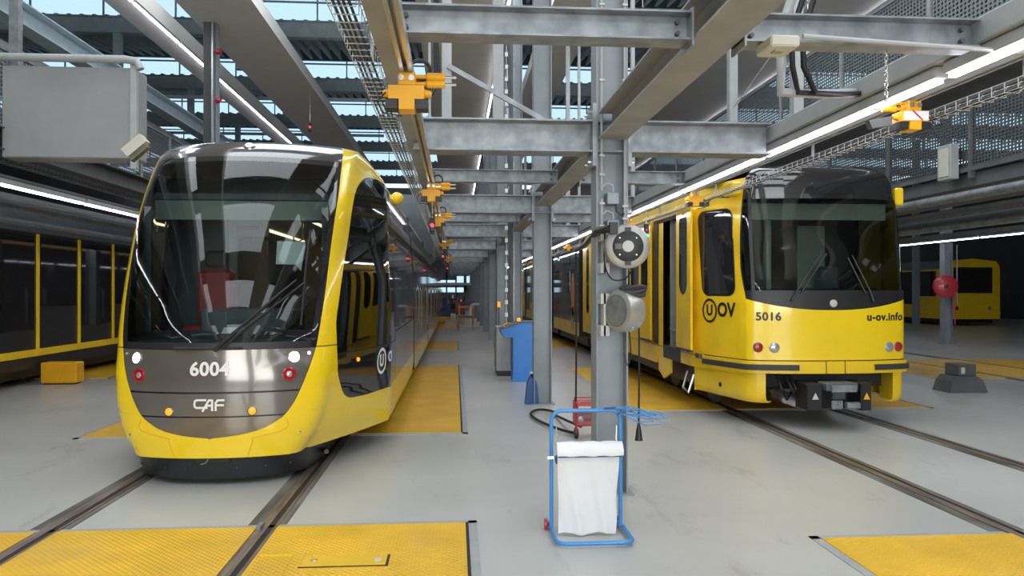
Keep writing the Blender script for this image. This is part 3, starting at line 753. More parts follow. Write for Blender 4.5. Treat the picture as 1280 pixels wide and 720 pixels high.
def r_at(z, s):
    p, a = rpa(z)
    if s <= 0: return p[0]
    for i in range(len(a)-1):
        if s <= a[i+1]:
            u = (s-a[i])/(a[i+1]-a[i]); return (p[i][0]+(p[i+1][0]-p[i][0])*u, p[i][1]+(p[i+1][1]-p[i][1])*u)
    return p[-1]
def r_sx(z, x):
    p, a = rpa(z)
    for i in range(len(p)-1):
        if p[i+1][0] >= x: return a[i]+(a[i+1]-a[i])*(x-p[i][0])/max(1e-9, p[i+1][0]-p[i][0])
    return a[-1]
def r_st(z, t):
    p, a = rpa(z)
    for i in range(len(p)-1):
        if p[i+1][1] >= t: return a[i]+(a[i+1]-a[i])*(t-p[i][1])/max(1e-9, p[i+1][1]-p[i][1])
    return a[-1]
def RS(z, s, side=1, off=0.0):
    x, t = r_at(z, s)
    if off:
        x2, t2 = r_at(z, s+.01); x1, t1 = r_at(z, max(0, s-.01)); dx, dt = x2-x1, t2-t1; L = math.hypot(dx, dt) or 1; x += dt/L*off; t -= dx/L*off
    return (RX+side*x, RY+t, z)
def rband(zs, fa, fb, n, side, off=0): return [[RS(z, fa(z)+(fb(z)-fa(z))*k/n, side, off) for k in range(n+1)] for z in zs]
def rboth(name, m, zs, fa, fb, n, parent, off=0, sides=(1, -1)):
    return [MB().grid(rband(zs, fa, fb, n, sd, off), flip=sd == -1).build(name, m, parent) for sd in sides]
def rfront(name, m, zs, fb, n, parent, off=0):
    return MB().grid([[RS(z, fb(z)*k/n, -1, off) for k in range(n, 0, -1)]+[RS(z, fb(z)*k/n, 1, off) for k in range(n+1)] for z in zs]).build(name, m, parent)
rt = thing('tram', 'older boxy yellow tram numbered 5016 with black windscreen band, on the right track', 'tram', (RX, RY, 0))
RSE = [(1.53, .185), (1.6, .20), (1.96, .29), (2.69, .341), (3.09, .40), (3.18, .55)]
se = lambda z: r_st(z, interp(RSE, z))
mlow = lambda u: 1.395+.135*min(1, abs(u))**2.2
# front yellow panel with curved top edge
m = MB(); n = 24; SE0 = r_st(1.53, .185)
for side in (1, -1): m.grid([[RS(.80+(mlow(k/n)-.80)*v/10, SE0*k/n, side) for k in range(n+1)] for v in range(11)], flip=side == -1)
m.build('front_panel', M_yellow, rt)
m = MB()
for side in (1, -1): m.grid([[RS(mlow(k/n)+(1.63-mlow(k/n))*v/4, SE0*k/n, side) for k in range(n+1)] for v in range(5)], flip=side == -1)
m.build('lower_mask', M_black, rt)
zs = lrange(1.63, 2.74, 16)
rfront('windscreen', M_wind, zs, lambda z: r_sx(z, .90), 20, rt)
rboth('side_quarter_window', M_sidewin, zs, lambda z: r_sx(z, .90)+.035, lambda z: se(z)-.02, 6, rt)
rboth('windscreen_pillar', M_black, zs, lambda z: r_sx(z, .90)-.002, lambda z: r_sx(z, .90)+.037, 2, rt, .004)
rboth('windscreen_pillar', M_black, zs, lambda z: se(z)-.022, se, 2, rt, .003)
rfront('upper_mask', M_blackgl, lrange(2.74, 3.18, 12), se, 24, rt)
rfront('destination_display', M_blackgl, lrange(2.80, 3.06, 4), lambda z: r_sx(z, .52), 10, rt, .003)
r_end = lambda z: r_st(z, REND)
rt_at = lambda t: (lambda z: r_st(z, t))
# side walls, left side has the open doorway t 1.72 .. 2.55
rboth('cab_side', M_yellow2, lrange(.80, 1.53, 6), lambda z: SE0*.985 if z < 1.5 else SE0, rt_at(1.72), 24, rt)
rboth('cab_side', M_yellow2, [1.53]+lrange(1.6, 2.7, 8), se, rt_at(1.72), 24, rt)
rboth('side_wall', M_yellow2, lrange(.62, 2.7, 8), rt_at(2.62), r_end, 20, rt, 0, (-1,))
rboth('side_wall', M_yellow2, lrange(.62, 2.7, 8), rt_at(1.72), r_end, 20, rt, 0, (1,))
rboth('side_sill', M_yellow2, lrange(.62, .80, 2), lambda z: r_st(z, .19), rt_at(1.72), 20, rt)
MB().box(RX-1.325, RX-1.30, RY+1.72, RY+2.62, .62, .80).build('door_threshold', M_rubber, rt)
rboth('roof_edge', M_yellow2, lrange(2.7, 3.02, 8), se, r_end, 50, rt)
m = MB(); rows = [[(RX+(x)*(j/8*2-1), RY+t, 3.0+(.20)*(1-(j/8*2-1)**2)**.6) for j in range(9)] for x, t in [(1.19, .75), (1.2, 1.5), (1.2, REND)]]
m.grid(rows); m.build('roof', M_coldark, rt)
m = MB(); ring = [RS(3.18, se(3.18)*k/16, -1) for k in range(16, 0, -1)]+[RS(3.18, se(3.18)*k/16, 1) for k in range(17)]
m.grid([ring, [(RX+(p[0]-RX)*.9, RY+.8, 3.2) for p in ring]]); m.build('front_roof_cap', M_roofp, rt)
def rpatch(zc, sc, hw, hh, r, surf, side, off, m_, parent, name, n=6):
    # rounded rectangle laid on the side surface
    bd = []
    for (cx, cz, a0) in ((hw-r, hh-r, 0), (-hw+r, hh-r, 90), (-hw+r, -hh+r, 180), (hw-r, -hh+r, 270)):
        for i in range(n+1): a = math.radians(a0+90*i/n); bd.append((cx+r*math.cos(a), cz+r*math.sin(a)))
    vs = []; K = 5
    for k in range(1, K+1): vs += [surf(zc+v*k/K, sc+u*k/K, side, off) for u, v in bd]
    vs.append(surf(zc, sc, side, off)); L = len(bd); fs = [(i, (i+1) % L, K*L) for i in range(L)]
    for k in range(K-1): fs += [(k*L+i, (k+1)*L+i, (k+1)*L+(i+1) % L, k*L+(i+1) % L) for i in range(L)]
    return MB().add(vs, fs, False).build(name, m_, parent)
def rwin(t0, t1, z0, z1, side, r=.07, fr=.022, off=.004):
    zc = (z0+z1)/2; a, b = r_st(zc, t0), r_st(zc, t1)
    f = rpatch(zc, (a+b)/2, (b-a)/2+fr, (z1-z0)/2+fr, r+fr, RS, side, off, M_black, rt, 'side_window')
    rpatch(zc, (a+b)/2, (b-a)/2, (z1-z0)/2, r, RS, side, off+.004, M_blackgl, f, 'pane')
for side in (-1, 1):
    rwin(.44, 1.04, 1.58, 2.64, side, .11)
rwin(4.05, 4.75, 1.6, 2.62, -1, .05); rwin(4.9, 6.3, 1.6, 2.62, -1, .05); rwin(6.45, 7.85, 1.6, 2.62, -1, .05)
for q in range(4): rwin(1.4+1.9*q, 3.0+1.9*q, 1.6, 2.62, 1, .08)
# rear doors of the first car (closed, yellow with slim windows)
for t_ in (8.1, 8.75):
    rwin(t_+.12, t_+.48, 1.05, 2.62, -1, .12)
# folded-out leaves of the open door
def leaf(t0, t1, ang, name='door_leaf'):
    l = thing('tmp', 'x', 'x'); bpy.data.objects.remove(l)
    x0 = RX-1.325-.035
    m = MB(); m.bevbox(x0-.035, x0, RY+t0, RY+t1, .84, 2.72, .008); o = m.build(name, M_yellow2, rt)
    tc = (RY+(t0+t1)/2); hw = (t1-t0)/2*.56; w_ = MB(); r = hw*.98; bd = []
    for (cy, cz, a0) in ((hw-r, .55-r, 0), (-hw+r, .55-r, 90), (-hw+r, -.55+r, 180), (hw-r, -.55+r, 270)):
        for i in range(7): a = math.radians(a0+15*i); bd.append((cy+r*math.cos(a), cz+r*math.sin(a)))
    w_.prism([(x0-.038, tc+u, 2.125+v) for u, v in bd], (.001, 0, 0)); w_.build('leaf_window', M_blackgl, o)
    MB().box(x0-.045, x0, RY+t0, RY+t1, .815, .84).build('rubber_edge', M_rubber, o)
    return o
leaf(1.06, 1.70, 0); leaf(3.12, 3.88, 0)
m = MB(); m.box(RX-1.345, RX-1.315, RY+1.68, RY+1.74, .8, 2.72).box(RX-1.345, RX-1.315, RY+2.88, RY+3.10, .8, 2.72).box(RX-1.34, RX-1.3, RY+1.7, RY+3.1, 2.66, 2.72); m.build('door_seal', M_black, rt)
# vestibule
v = MB(); v.box(RX-1.3, RX+1.28, RY+1.0, RY+REND-.2, .74, .80); v.build('saloon_floor', M_coldark, rt)
v = MB(); v.box(RX-1.28, RX-.55, RY+1.74, RY+1.78, .8, 2.7).box(RX-.55, RX-.50, RY+1.78, RY+2.2, .8, 2.7).box(RX-.6, RX-.55, RY+2.6, RY+5, .8, 1.9).box(RX-1.24, RX-.98, RY+2.5, RY+2.54, .8, 2.68); v.build('vestibule_wall', M_inner, rt)
for (x, y_) in ((-1.22, 2.05), (-1.18, 2.40), (-1.0, 2.55)): MB().cyl((RX+x, RY+y_, .8), (RX+x, RY+y_, 2.65), .016, 8).build('grab_pole', M_alu, rt)
MB().tube([(RX-1.25, RY+2.5, 1.05), (RX-1.25, RY+2.2, 1.05), (RX-1.2, RY+1.9, 1.45), (RX-1.0, RY+1.85, 1.5)], .013, 8).build('handrail', M_alu, rt)
MB().box(RX-1.25, RX+1.25, RY+.9, RY+REND-.2, 2.72, 2.76).build('saloon_ceiling', M_coldark, rt)
# cab interior
d = MB(); d.prism([(RX-.88, RY+.28, 1.3), (RX-.88, RY+.26, 1.60), (RX-.88, RY+.7, 1.66), (RX-.88, RY+.9, 1.3)], (1.76, 0, 0)); d.build('dashboard', M_black, rt)
MB().box(RX-.86, RX+.86, RY+.36, RY+.40, 2.50, 2.70).build('sun_blind', M_inner, rt)
MB().bevbox(RX-.75, RX-.32, RY+1.05, RY+1.15, 1.4, 2.0, .05).bevbox(RX+.30, RX+.62, RY+1.0, RY+1.1, 1.4, 1.95, .05).build('seat_back', M_dash, rt)
MB().box(RX-1.2, RX-.2, RY+1.60, RY+1.64, .8, 2.7).box(RX+.65, RX+1.2, RY+1.60, RY+1.64, .8, 2.7).build('cab_partition', M_black, rt)
MB().box(RX-.56, RX-.50, RY+.6, RY+.64, 1.5, 2.6).box(RX+.12, RX+.50, RY+1.2, RY+1.22, 1.5, 2.5).build('inner_panel', M_inner, rt)
# bumper
def roffset(z, t_end, off): return lambda k_, n_: 0
zs = [.64, .645, .785, .79]; offs = [.0, .035, .035, .0]
for side in (1, -1):
    MB().grid([[RS(z, r_st(z, .95)*k/30, side, o_) for k in range(31)] for z, o_ in zip(zs, offs)], flip=side == -1).build('bumper', M_yellow2, rt)
m = MB(); m.grid(rband([.788, .80], lambda z: 0, lambda z: r_st(z, .95), 30, 1, .004)); m.grid(rband([.788, .80], lambda z: 0, lambda z: r_st(z, .95), 30, -1, .004), flip=True); m.build('bumper_gap', M_black, rt)
for side in (1, -1):
    m = MB(); m.grid([[RS(z, r_sx(z, .42 if side == -1 else .50)+(r_st(z, .93)-r_sx(z, .42 if side == -1 else .50))*k/24, side, o_) for k in range(25)] for z, o_ in zip((.68, .685, .745, .75), (.034, .056, .056, .034))], flip=side == -1)
    m.build('rubber_strip', M_rubber, rt)
for x in (-.10, .13): MB().box(RX+x-.004, RX+x+.004, RY-.038, RY-.030, .645, .80).build('bumper_joint', M_black, rt)
# fairings under the bumper
def fairing(side, sname='lower_fairing'):
    m = MB(); prof = [(.64, 0), (.5, 0), (.38, .0), (.32, .01), (.285, .05)]
    pl = [(.78, .10), (.86, .115), (.93, .15), (.99, .22), (1.03, .32)]+[(1.03+.25*i/6, .32+.93*i/6) for i in range(1, 7)]
    if side == 1: pl = [(.80, .10), (.9, .12), (.96, .17), (1.0, .26), (1.03, .45), (1.1, .8)]
    rows = []
    for i, (z, ins) in enumerate(prof):
        rows.append([(RX+side*(x-ins), RY+t+ins*.4, z+(.015*max(0, t-.3))) for x, t in pl])
    m.grid(rows, flip=side == -1); inner = [(RX+side*(x-.10), RY+t+.06, .30) for x, t in pl]
    m.grid([rows[-1], inner], flip=side == -1)
    x, t = pl[0]; m.add([(RX+side*x, RY+t, .64), (RX+side*x, RY+t, .30), (RX+side*(x), RY+t+.3, .30), (RX+side*x, RY+t+.3, .64)], [(0, 1, 2, 3)])
    x, t = pl[-1]; m.add([(RX+side*x, RY+t, .64), (RX+side*x, RY+t, .30), (RX+side*(x-.3), RY+t, .30), (RX+side*(x-.3), RY+t, .64)], [(0, 1, 2, 3)])
    return m.build(sname, M_yellow2, rt)
fairing(-1); fairing(1)
MB().lathe([(.03, 0), (.03, .004)], (RX-1.13, RY+.68, .44), (-1, -.27, 0), 14).build('jack_hole', M_groove, rt)
m = MB(); m.prism([(RX-1.32, RY+t, z) for t, z in ((2.25, .62), (2.9, .62), (2.9, .40), (2.6, .30), (2.25, .42))], (.03, 0, 0)); m.prism([(RX-1.32, RY+t, z) for t, z in ((2.9, .62), (7.2, .62), (7.0, .50), (3.0, .50))], (.03, 0, 0)); m.build('side_skirt', M_yellow2, rt)
MB().tube([(RX-1.28, RY+1.55, .52), (RX-1.36, RY+1.50, .30), (RX-1.36, RY+1.25, .27), (RX-1.28, RY+1.28, .50)], .018, 8).build('step', M_alu, rt)
# underframe, wheels
m = MB(); m.box(RX-1.15, RX+1.15, RY+1.1, RY+REND, .32, .60).box(RX-.9, RX+.9, RY+.35, RY+1.1, .45, .64); m.build('underframe', M_black, rt)
for x in (-.76, .76):
    for t_ in (2.0, 3.9, 7.6): MB().lathe([(.02, -.03), (.31, -.02), (.33, 0), (.31, .06), (.02, .06)], (RX+x, RY+t_, .34), (1, 0, 0), 28).build('wheel', M_coldark, rt)
# coupler
m = MB(); m.bevbox(RX-.22, RX+.16, RY-.28, RY-.05, .47, .56, .01).bevbox(RX-.10, RX+.06, RY-.2, RY+.5, .36, .48, .02); m.build('coupler_head', M_coldark, rt)
c = MB(); c.bevbox(RX-.42, RX-.24, RY-.22, RY+.1, .24, .55, .01).bevbox(RX+.20, RX+.33, RY-.26, RY+.1, .24, .56, .01).bevbox(RX-.3, RX+.3, RY+.05, RY+.3, .22, .5, .02); c.build('coupler_box', M_black, rt)
MB().bevbox(RX-.17, RX+.13, RY-.31, RY-.28, .46, .54, .006).bevbox(RX-.15, RX-.02, RY-.28, RY-.24, .26, .36, .01).bevbox(RX+.02, RX+.18, RY-.3, RY-.22, .27, .34, .01).build('coupler_face', M_galv, rt)
for x, mm_ in ((-.33, M_cream), (.265, M_orange)):
    yy = RY-.235 if x < 0 else RY-.27
    m = MB(); m.add([(RX+x-.04, yy, .37), (RX+x+.04, yy, .37), (RX+x, yy, .45)], [(0, 1, 2)]); m.build('warning_triangle', mm_, rt)
m = MB()
for q, x in enumerate((-.62, -.5, -.45)): m.tube([(RX+x, RY+.2, .62), (RX+x+.02, RY+.05, .45), (RX+x+.1, RY+.1, .33), (RX+x+.2, RY+.2, .40)], .018, 8)
m.build('hoses', M_black, rt)
# lamps
def rdisc(name, m_, z, x, side, r, off=.003, prof=None):
    p = RS(z, r_sx(z, x), side, off); return MB().lathe(prof or [(r, -.01), (r, .006), (r*.6, .014)], p, (side*.12, -1, 0), 24).build(name, m_, rt)
for side, hx, tx in ((-1, .690, .868), (1, .735, .87)):
    for nm, x, mm_, r in (('headlamp', hx, M_lens, .052), ('tail_lamp', tx, M_redlens, .05)):
        ringo = rdisc(nm+'_ring' if False else nm, M_silver if nm == 'headlamp' else M_coldark, .95, x, side, r*1.18, .002)
        rl = MB().lathe([(r, .0), (r, .010), (r*.6, .018)], RS(.95, r_sx(.95, x), side, .006), (side*.12, -1, 0), 24).build('lens', mm_, rt); rl.parent = ringo
rdisc('round_badge', M_cream, 1.475, .005, 1, .045, .006)
def letter_rfront(txt, size, zc, xc, mat_, name, bold=True, space=1.0):
    vs, fs = textmesh(txt, size, .001, bold, space); out = []
    for u, v_, wv in vs:
        x = xc+u; z = zc+v_; p = RS(z, r_sx(z, abs(x)), 1 if x >= 0 else -1, 0); out.append((p[0], p[1]-.004-wv, p[2]))
    return MB().add(out, fs).build(name, mat_, rt)
letter_rfront('5016', .135, 1.315, -.755, M_mark, 'number_marking', True, 1.08)
letter_rfront('u-ov.info', .132, 1.31, .685, M_mark, 'web_marking', True, 1.08)
sc_ = r_st(1.37, .84); ring_side(1.37, sc_, .125, .155, M_mark, RS, -1, rt, gap=.0)
letter_side('U', .19, 1.37, sc_, M_mark, RS, -1, -1, rt, True, 'logo_letter')
letter_side('OV', .24, 1.38, r_st(1.37, .52), M_mark, RS, -1, -1, rt, True, 'logo_lettering')
# wipers and mirrors
def rsx(z, x, off): return RS(z, r_sx(z, abs(x)), 1 if x >= 0 else -1, off)
for side, pts in ((-1, [(1.50, -.50), (1.62, -.44), (1.85, -.28), (2.10, -.10)]), (1, [(1.50, .50), (1.62, .46), (1.85, .35), (2.05, .26)])):
    w1 = MB().tube([rsx(z, x, .03) for z, x in pts], [.016, .012, .01, .008], 6).build('wiper_arm', M_black, rt)
    o = MB().tube([rsx(z-.03, x+.05*side*-1, .018) for z, x in pts[1:]], .010, 6).build('blade', M_black, rt); o.parent = w1
MB().bevbox(RX+.95, RX+1.06, RY+.28, RY+.36, 2.68, 2.90, .02).build('mirror', M_yellow, rt)
MB().bevbox(RX-1.12, RX-.98, RY+.32, RY+.62, 2.80, 2.96, .02).build('camera_housing', M_yellow2, rt)
MB().tube([RS(2.80, r_st(2.8, .55), -1, .03), RS(2.82, r_st(2.8, .8), -1, .05), RS(2.74, r_st(2.7, .95), -1, .02)], .012, 8).build('grab_bar', M_black, rt)
MB().tube([(RX-1.3, RY+.9, .80), (RX-1.33, RY+.9, .78), (RX-1.33, RY+8, .78)], .004, 5).build('seam', M_black, rt)
# articulated rear cars
def rcar(y0, y1, mats, wins, k):
    sec = [(1.325, .45), (1.325, .80), (1.325, 1.55), (1.325, 2.68), (1.28, 2.85), (1.18, 3.0), (0, 3.12)]
    for i, mm_ in enumerate(mats):
        for side in (1, -1): MB().grid([[(RX+side*x, y, z) for x, z in sec[i:i+2]] for y in (y0, y1)], smooth=False, flip=side == 1).build(('skirt_panel', 'side_panel', 'window_band', 'roof_edge', 'roof_edge', 'roof')[i], mm_, rt)
    full = [(x, z) for x, z in sec]+[(-x, z) for x, z in sec[::-1]][1:]; f = tuple(range(len(full)))
    MB().add([(RX+x, y0, z) for x, z in full], [f[::-1]]).build('end_wall', M_black, rt); MB().add([(RX+x, y1, z) for x, z in full], [f]).build('end_wall', M_black, rt)
    for (a, b, door) in wins:
        if door:
            for (c, d_) in ((a, (a+b)/2-.01), ((a+b)/2+.01, b)):
                o = MB().bevbox(RX-1.35, RX-1.325, c, d_, .82, 2.70, .005).build('door_leaf', M_yellow2, rt)
                r = (d_-c)*.3; cy = (c+d_)/2; bd = []
                for (cc, cz, a0) in ((0, .75-r, 0), (0, .75-r, 90), (0, -.75+r, 180), (0, -.75+r, 270)):
                    for i in range(6): an = math.radians(a0+18*i); bd.append((cc+r*math.cos(an), cz+r*math.sin(an)))
                w_ = MB().prism([(RX-1.353, cy+u, 1.85+v_) for u, v_ in bd], (.001, 0, 0)).build('leaf_window', M_blackgl, o)
        else:
            MB().box(RX-1.332, RX-1.325, a, b, 1.58, 2.62).build('side_window', M_blackgl, rt)
    MB().box(RX-1.1, RX+1.1, y0, y1, .2, .45).build('underframe', M_black, rt)
a0 = RY+REND
MB().box(RX-1.1, RX+1.1, a0-.02, a0+.62, .4, 2.9).build('bellows', M_black, rt)
mt = [M_yellow2, M_greyp, M_blackgl, M_coldark, M_coldark, M_coldark]
rcar(a0+.6, a0+5.6, mt, [(a0+1.0, a0+1.9, False), (a0+2.1, a0+3.2, False)], 0)
MB().box(RX-1.1, RX+1.1, a0+5.58, a0+6.22, .4, 2.9).build('bellows', M_black, rt)
rcar(a0+6.2, a0+15, mt[:2]+[M_blackgl, M_yellow2, M_yellow2, M_coldark], [(a0+7.2, a0+8.5, True), (a0+12, a0+13.3, True)], 1)
rcar(a0+15.6, a0+24, [M_yellow2]*2+[M_blackgl, M_yellow2, M_yellow2, M_coldark], [(a0+16.4, a0+17.7, True), (a0+20, a0+21.3, True)], 2)
# advert on the grey car side
m = MB(); bd = [(a0+1.55+.30*math.cos(a), 1.48+.62*math.sin(a)) for a in [i*2*PI/28 for i in range(28)]]
m.prism([(RX-1.338, u, v_) for u, v_ in bd], (.004, 0, 0)); m.build('advert_print', M_skin, rt)
m = MB(); bd = [(a0+1.6+.25*math.cos(a), .88+.32*math.sin(a)) for a in [i*2*PI/20 for i in range(20)]]
m.prism([(RX-1.338, u, v_) for u, v_ in bd], (.004, 0, 0)); m.build('advert_print_lower', M_inner, rt)
# doors at the end of the first car
MB().box(RX-1.345, RX-1.325, RY+8.05, RY+9.45, .82, 2.7).build('rear_door', M_yellow2, rt)
for q in (8.4, 9.1):
    bd = [(RY+q+.17*math.cos(a)*1.0, 1.85+.17*math.sin(a)+(.6 if math.sin(a) >= 0 else -.6)) for a in [i*2*PI/24 for i in range(24)]]
    MB().prism([(RX-1.349, u, v_) for u, v_ in bd], (.002, 0, 0)).build('rear_door_window', M_blackgl, rt)

# ------------------------------------------------------------------ other trams in the hall
def plain_tram(x, y0, n, label, dark):
    t = thing('tram', label, 'tram', (x, y0, 0)); pm = M_yellow2
    L = n; sec = [(1.32, .30), (1.32, .62), (1.32, .68), (1.32, 2.62), (1.28, 2.8), (1.15, 2.98), (0, 3.1)]
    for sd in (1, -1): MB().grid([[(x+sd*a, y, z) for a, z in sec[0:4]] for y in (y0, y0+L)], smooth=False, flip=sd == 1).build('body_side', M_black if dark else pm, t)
    for yq in (y0+1.5, y0+3.3, y0+L-3.3, y0+L-1.5):
        for xq in (-.76, .76): MB().lathe([(.02, -.03), (.31, -.02), (.33, 0), (.31, .06), (.02, .06)], (x+xq, yq, .34), (1, 0, 0), 20).build('wheel', M_coldark, t)
    m = MB()
    for sd in (1, -1): m.grid([[(x+sd*a, y, z) for a, z in sec[3:]] for y in (y0, y0+L)], smooth=False, flip=sd == 1)
    full = [(a, z) for a, z in sec]+[(-a, z) for a, z in sec[::-1]][1:]; f = tuple(range(len(full)))
    m.build('roof', M_coldark, t)
    MB().add([(x+a, y0, z) for a, z in full], [f[::-1]]).build('end_wall', pm, t); MB().add([(x+a, y0+L, z) for a, z in full], [f]).build('end_wall', pm, t)
    wv = MB(); q = 0
    yy = y0+.7
    while yy < y0+L-1.6:
        for sd in (1, -1):
            a = x+sd*1.322; b_ = a+sd*.012
            MB().box(min(a, b_), max(a, b_), yy, yy+1.25, .95 if q % 2 else 1.35, 2.55).build('side_window', M_blackgl, t)
        if dark:
            for sd in (1, -1):
                a = x+sd*1.322; b_ = a+sd*.03; MB().box(min(a, b_), max(a, b_), yy-.13, yy-.07, .62, 2.6).build('yellow_post', pm, t)
        yy += 1.45; q += 1
    for sd in (1, -1): a = x+sd*1.322; b_ = a+sd*.02; MB().box(min(a, b_), max(a, b_), y0, y0+L, .50, .62).build('sill', pm, t)
    MB().box(x-1.1, x+1.1, y0+.2, y0+L-.2, .12, .3).build('underframe', M_black, t)
    m = MB(); m.bevbox(x-.95, x+.95, y0-.03, y0+.01, 1.5, 2.7, .02); m.build('windscreen', M_blackgl, t)
    for sx in (-.8, .8): MB().lathe([(.09, 0), (.09, .02), (.05, .03)], (x+sx, y0-.005, .8), (0, -1, 0), 16).build('lamp', M_redlens if sx < 0 else M_lens, t)
    return t
plain_tram(-8.525, 10.2, 26, 'dark tram with yellow door posts standing in shadow at the left edge', True)
plain_tram(23.9, 33.5, 14, 'plain yellow tram far away at the right edge behind the red hose reel', False)
t = thing('track_block', 'orange-brown block on the floor at the left edge beside the dark tram', 'block', (-6.9, 13.8, 0)); MB().bevbox(-7.15, -6.55, 13.7, 14.0, 0.02, .38, .02).build('body', M_orange, t); MB().box(-7.1, -6.6, 13.72, 13.98, 0, .03).build('foot', M_black, t)

# ------------------------------------------------------------------ columns and mid-level steelwork
CY = [6.1+4.8*k for k in range(0, 12)]
def column(x, y, label, zt=8.9, m=M_col, mat2=None, w_=.255, group=None):
    t = thing('steel_column', label, 'column', (x, y, 0), group)
    MB().hbeam((x, y, 0), (x, y, zt), .24, w_, .013, .009, 'z').build('shaft', m, t)
    MB().box(x-.17, x+.17, y-.16, y+.16, 0, .012).build('base_plate', m, t)
    return t
col_lab = ['nearest grey steel column, carrying the two cable reels', 'grey steel column behind the one with the reels, blue can at its foot',
           'grey steel column just behind the blue control desk', 'slim grey column left of the cable bundle beyond the blue desk', 'dark column with the red hose beyond the blue desk',
           'sixth column back in the central row, near the far stool', 'seventh column back in the central row', 'eighth column back in the central row']
cols = []
for k, y in enumerate(CY):
    lab = col_lab[k] if k < 8 else 'one of the farthest grey columns of the central row before the far wall'
    t = column(1.248, y, lab, m=M_col if k < 4 else M_col, group=None if k < 8 else 'farthest central columns'); cols.append(t)
for t, y in ((cols[0], CY[0]), (cols[1], CY[1])):
    # flange connection plates where the cross arms bolt on
    MB().box(1.09, 1.12, y-.13, y+.13, 2.62, 3.12).box(1.376, 1.406, y-.13, y+.13, 2.62, 3.12).build('end_plate', M_galv, t)
    MB().box(1.135, 1.362, y-.12, y+.12, 2.735, 2.75).box(1.135, 1.362, y-.12, y+.12, 2.975, 2.99).build('stiffener', M_col, t)
    b = MB()
    for z in (2.66, 3.06):
        for dy in (-.08, .08): b.cyl((1.06, y+dy, z), (1.09, y+dy, z), .014, 6); b.cyl((1.406, y+dy, z), (1.436, y+dy, z), .014, 6)
    b.build('bolts', M_chrome, t)
for k, y in enumerate(CY):  # cross arms at column line
    for side, (a, b) in (('left', (-.33, 1.09)), ('right', (1.406, 2.56))):
        tag(MB().hbeam((a, y, 2.735), (b, y, 2.735), .24, .255, .013, .009, 'x').build('cross_arm', M_galv),
            '%s galvanised cross arm bolted to the %s of the central columns, counted from the camera' % (ORD[k], side), 'cross beam')
for k in range(3):  # lighter intermediate arms
    y = 3.6+4.8*k
    for side, (a, b) in (('left', (-.29, 1.125)), ('right', (1.37, 2.56))):
        t = thing('light_cross_arm', '%s slimmer galvanised cross arm between columns, on the %s side, counted from the camera' % (ORD[k], side), 'cross beam', (a, y, 2.82))
        MB().hbeam((a, y, 2.822), (b, y, 2.822), .14, .138, .009, .007, 'x').build('beam', M_galv, t)
        e = b if side == 'left' else a
        if k < 3:
            MB().box(e-.01 if side == 'left' else e, e if side == 'left' else e+.01, y-.09, y+.09, 2.79, 2.97).build('end_plate', M_galv, t)
            bb = MB(); xx = a+.03
            for z in (2.865, 2.92): bb.cyl((xx+.03, y-.03, z), (xx+.03, y-.005, z), .012, 6); bb.cyl((b-.06, y-.03, z), (b-.06, y-.005, z), .012, 6)
            bb.build('bolts', M_coldark, t)
for k in range(12):  # longitudinal beams between columns
    y0 = -6.0 if k == 0 else CY[k-1]+.14
    tag(MB().hbeam((1.248, y0, 2.83), (1.248, CY[k]-.14, 2.83), .23, .215, .012, .01, 'y').build('longitudinal_beam', M_beige),
        'beige %s beam along the central column row' % (['overhead (running over the camera)', 'second', 'third', 'fourth', 'fifth', 'sixth', 'seventh', 'eighth', 'ninth', 'tenth', 'eleventh', 'twelfth'][k]), 'beam')
# long carriers on both ends of the arms
tag(MB().hbeam((-.32, -6, 2.805), (-.32, 60, 2.805), .125, .13, .01, .01, 'y').build('carrier_beam', M_beige), 'long beige carrier beam at the left ends of the cross arms beside the basket tray', 'beam')
tag(MB().bevbox(2.565, 2.72, -6, 60, 2.853, 2.975, .006).build('carrier_beam', M_post), 'long grey carrier trunking above the strip lights at the right ends of the cross arms', 'beam')
def profile_rail(x, z, label):
    t = thing('hoist_rail', label, 'rail track', (x, 5, z))
    MB().box(x-.03, x+.03, -6, 55, z, z+.012).box(x-.03, x-.022, -6, 55, z-.035, z).box(x+.022, x+.03, -6, 55, z-.035, z).box(x-.03, x-.01, -6, 55, z-.04, z-.035).box(x+.01, x+.03, -6, 55, z-.04, z-.035).build('profile', M_alu, t)
    h = MB()
    for k in range(20): y = 1.2+2.4*k; h.box(x-.02, x+.02, y-.03, y+.03, z+.012, z+.0149)
    h.build('hanger', M_galv, t)
profile_rail(-.235, 2.72, 'aluminium hoist rail under the left carrier beam holding orange trolleys')
profile_rail(2.84, 2.84, 'aluminium hoist rail right of the strip lights above the right tram')

def basket(x0, x1, z, y0, y1, label, dep=.055, step=.1, m=None):
    t = thing('cable_tray', label, 'cable tray', ((x0+x1)/2, y0, z))
    m = m or M_wire
    a = MB(); r = .0032
    n = int((y1-y0)/step)
    for i in range(n):
        y = y0+i*step
        a.tube([(x0, y, z+dep), (x0, y, z), (x1, y, z), (x1, y, z+dep), (x1+.012, y, z+dep+.008)], r, 4)
    a.build('cross_wires', m, t)['kind'] = 'stuff'
    b = MB()
    for (xx, zz) in ((x0, z+dep), (x0+.002, z), (x0+(x1-x0)*.5, z), (x1, z+dep)):
        b.tube([(xx, y0, zz), (xx, y1, zz)], .0022, 4)
    b.build('long_wires', m, t)
    c = MB()
    for q in range(4):
        xx = x0+.02+(x1-x0-.04)*q/3; c.tube([(xx+.006*math.sin(i*1.7+q), y0+i*(y1-y0)/30, z+.012+.004*math.sin(i+q)) for i in range(31)], .007, 5)
    c.build('cables', M_black, t)
    d = MB()
    for i in range(int((y1-y0)/2.4)):
        y = y0+.6+2.4*i; d.box((x0+x1)/2-.01, (x0+x1)/2+.01, y-.01, y+.01, z+.06, z+.3)
    d.build('hangers', M_galv, t)
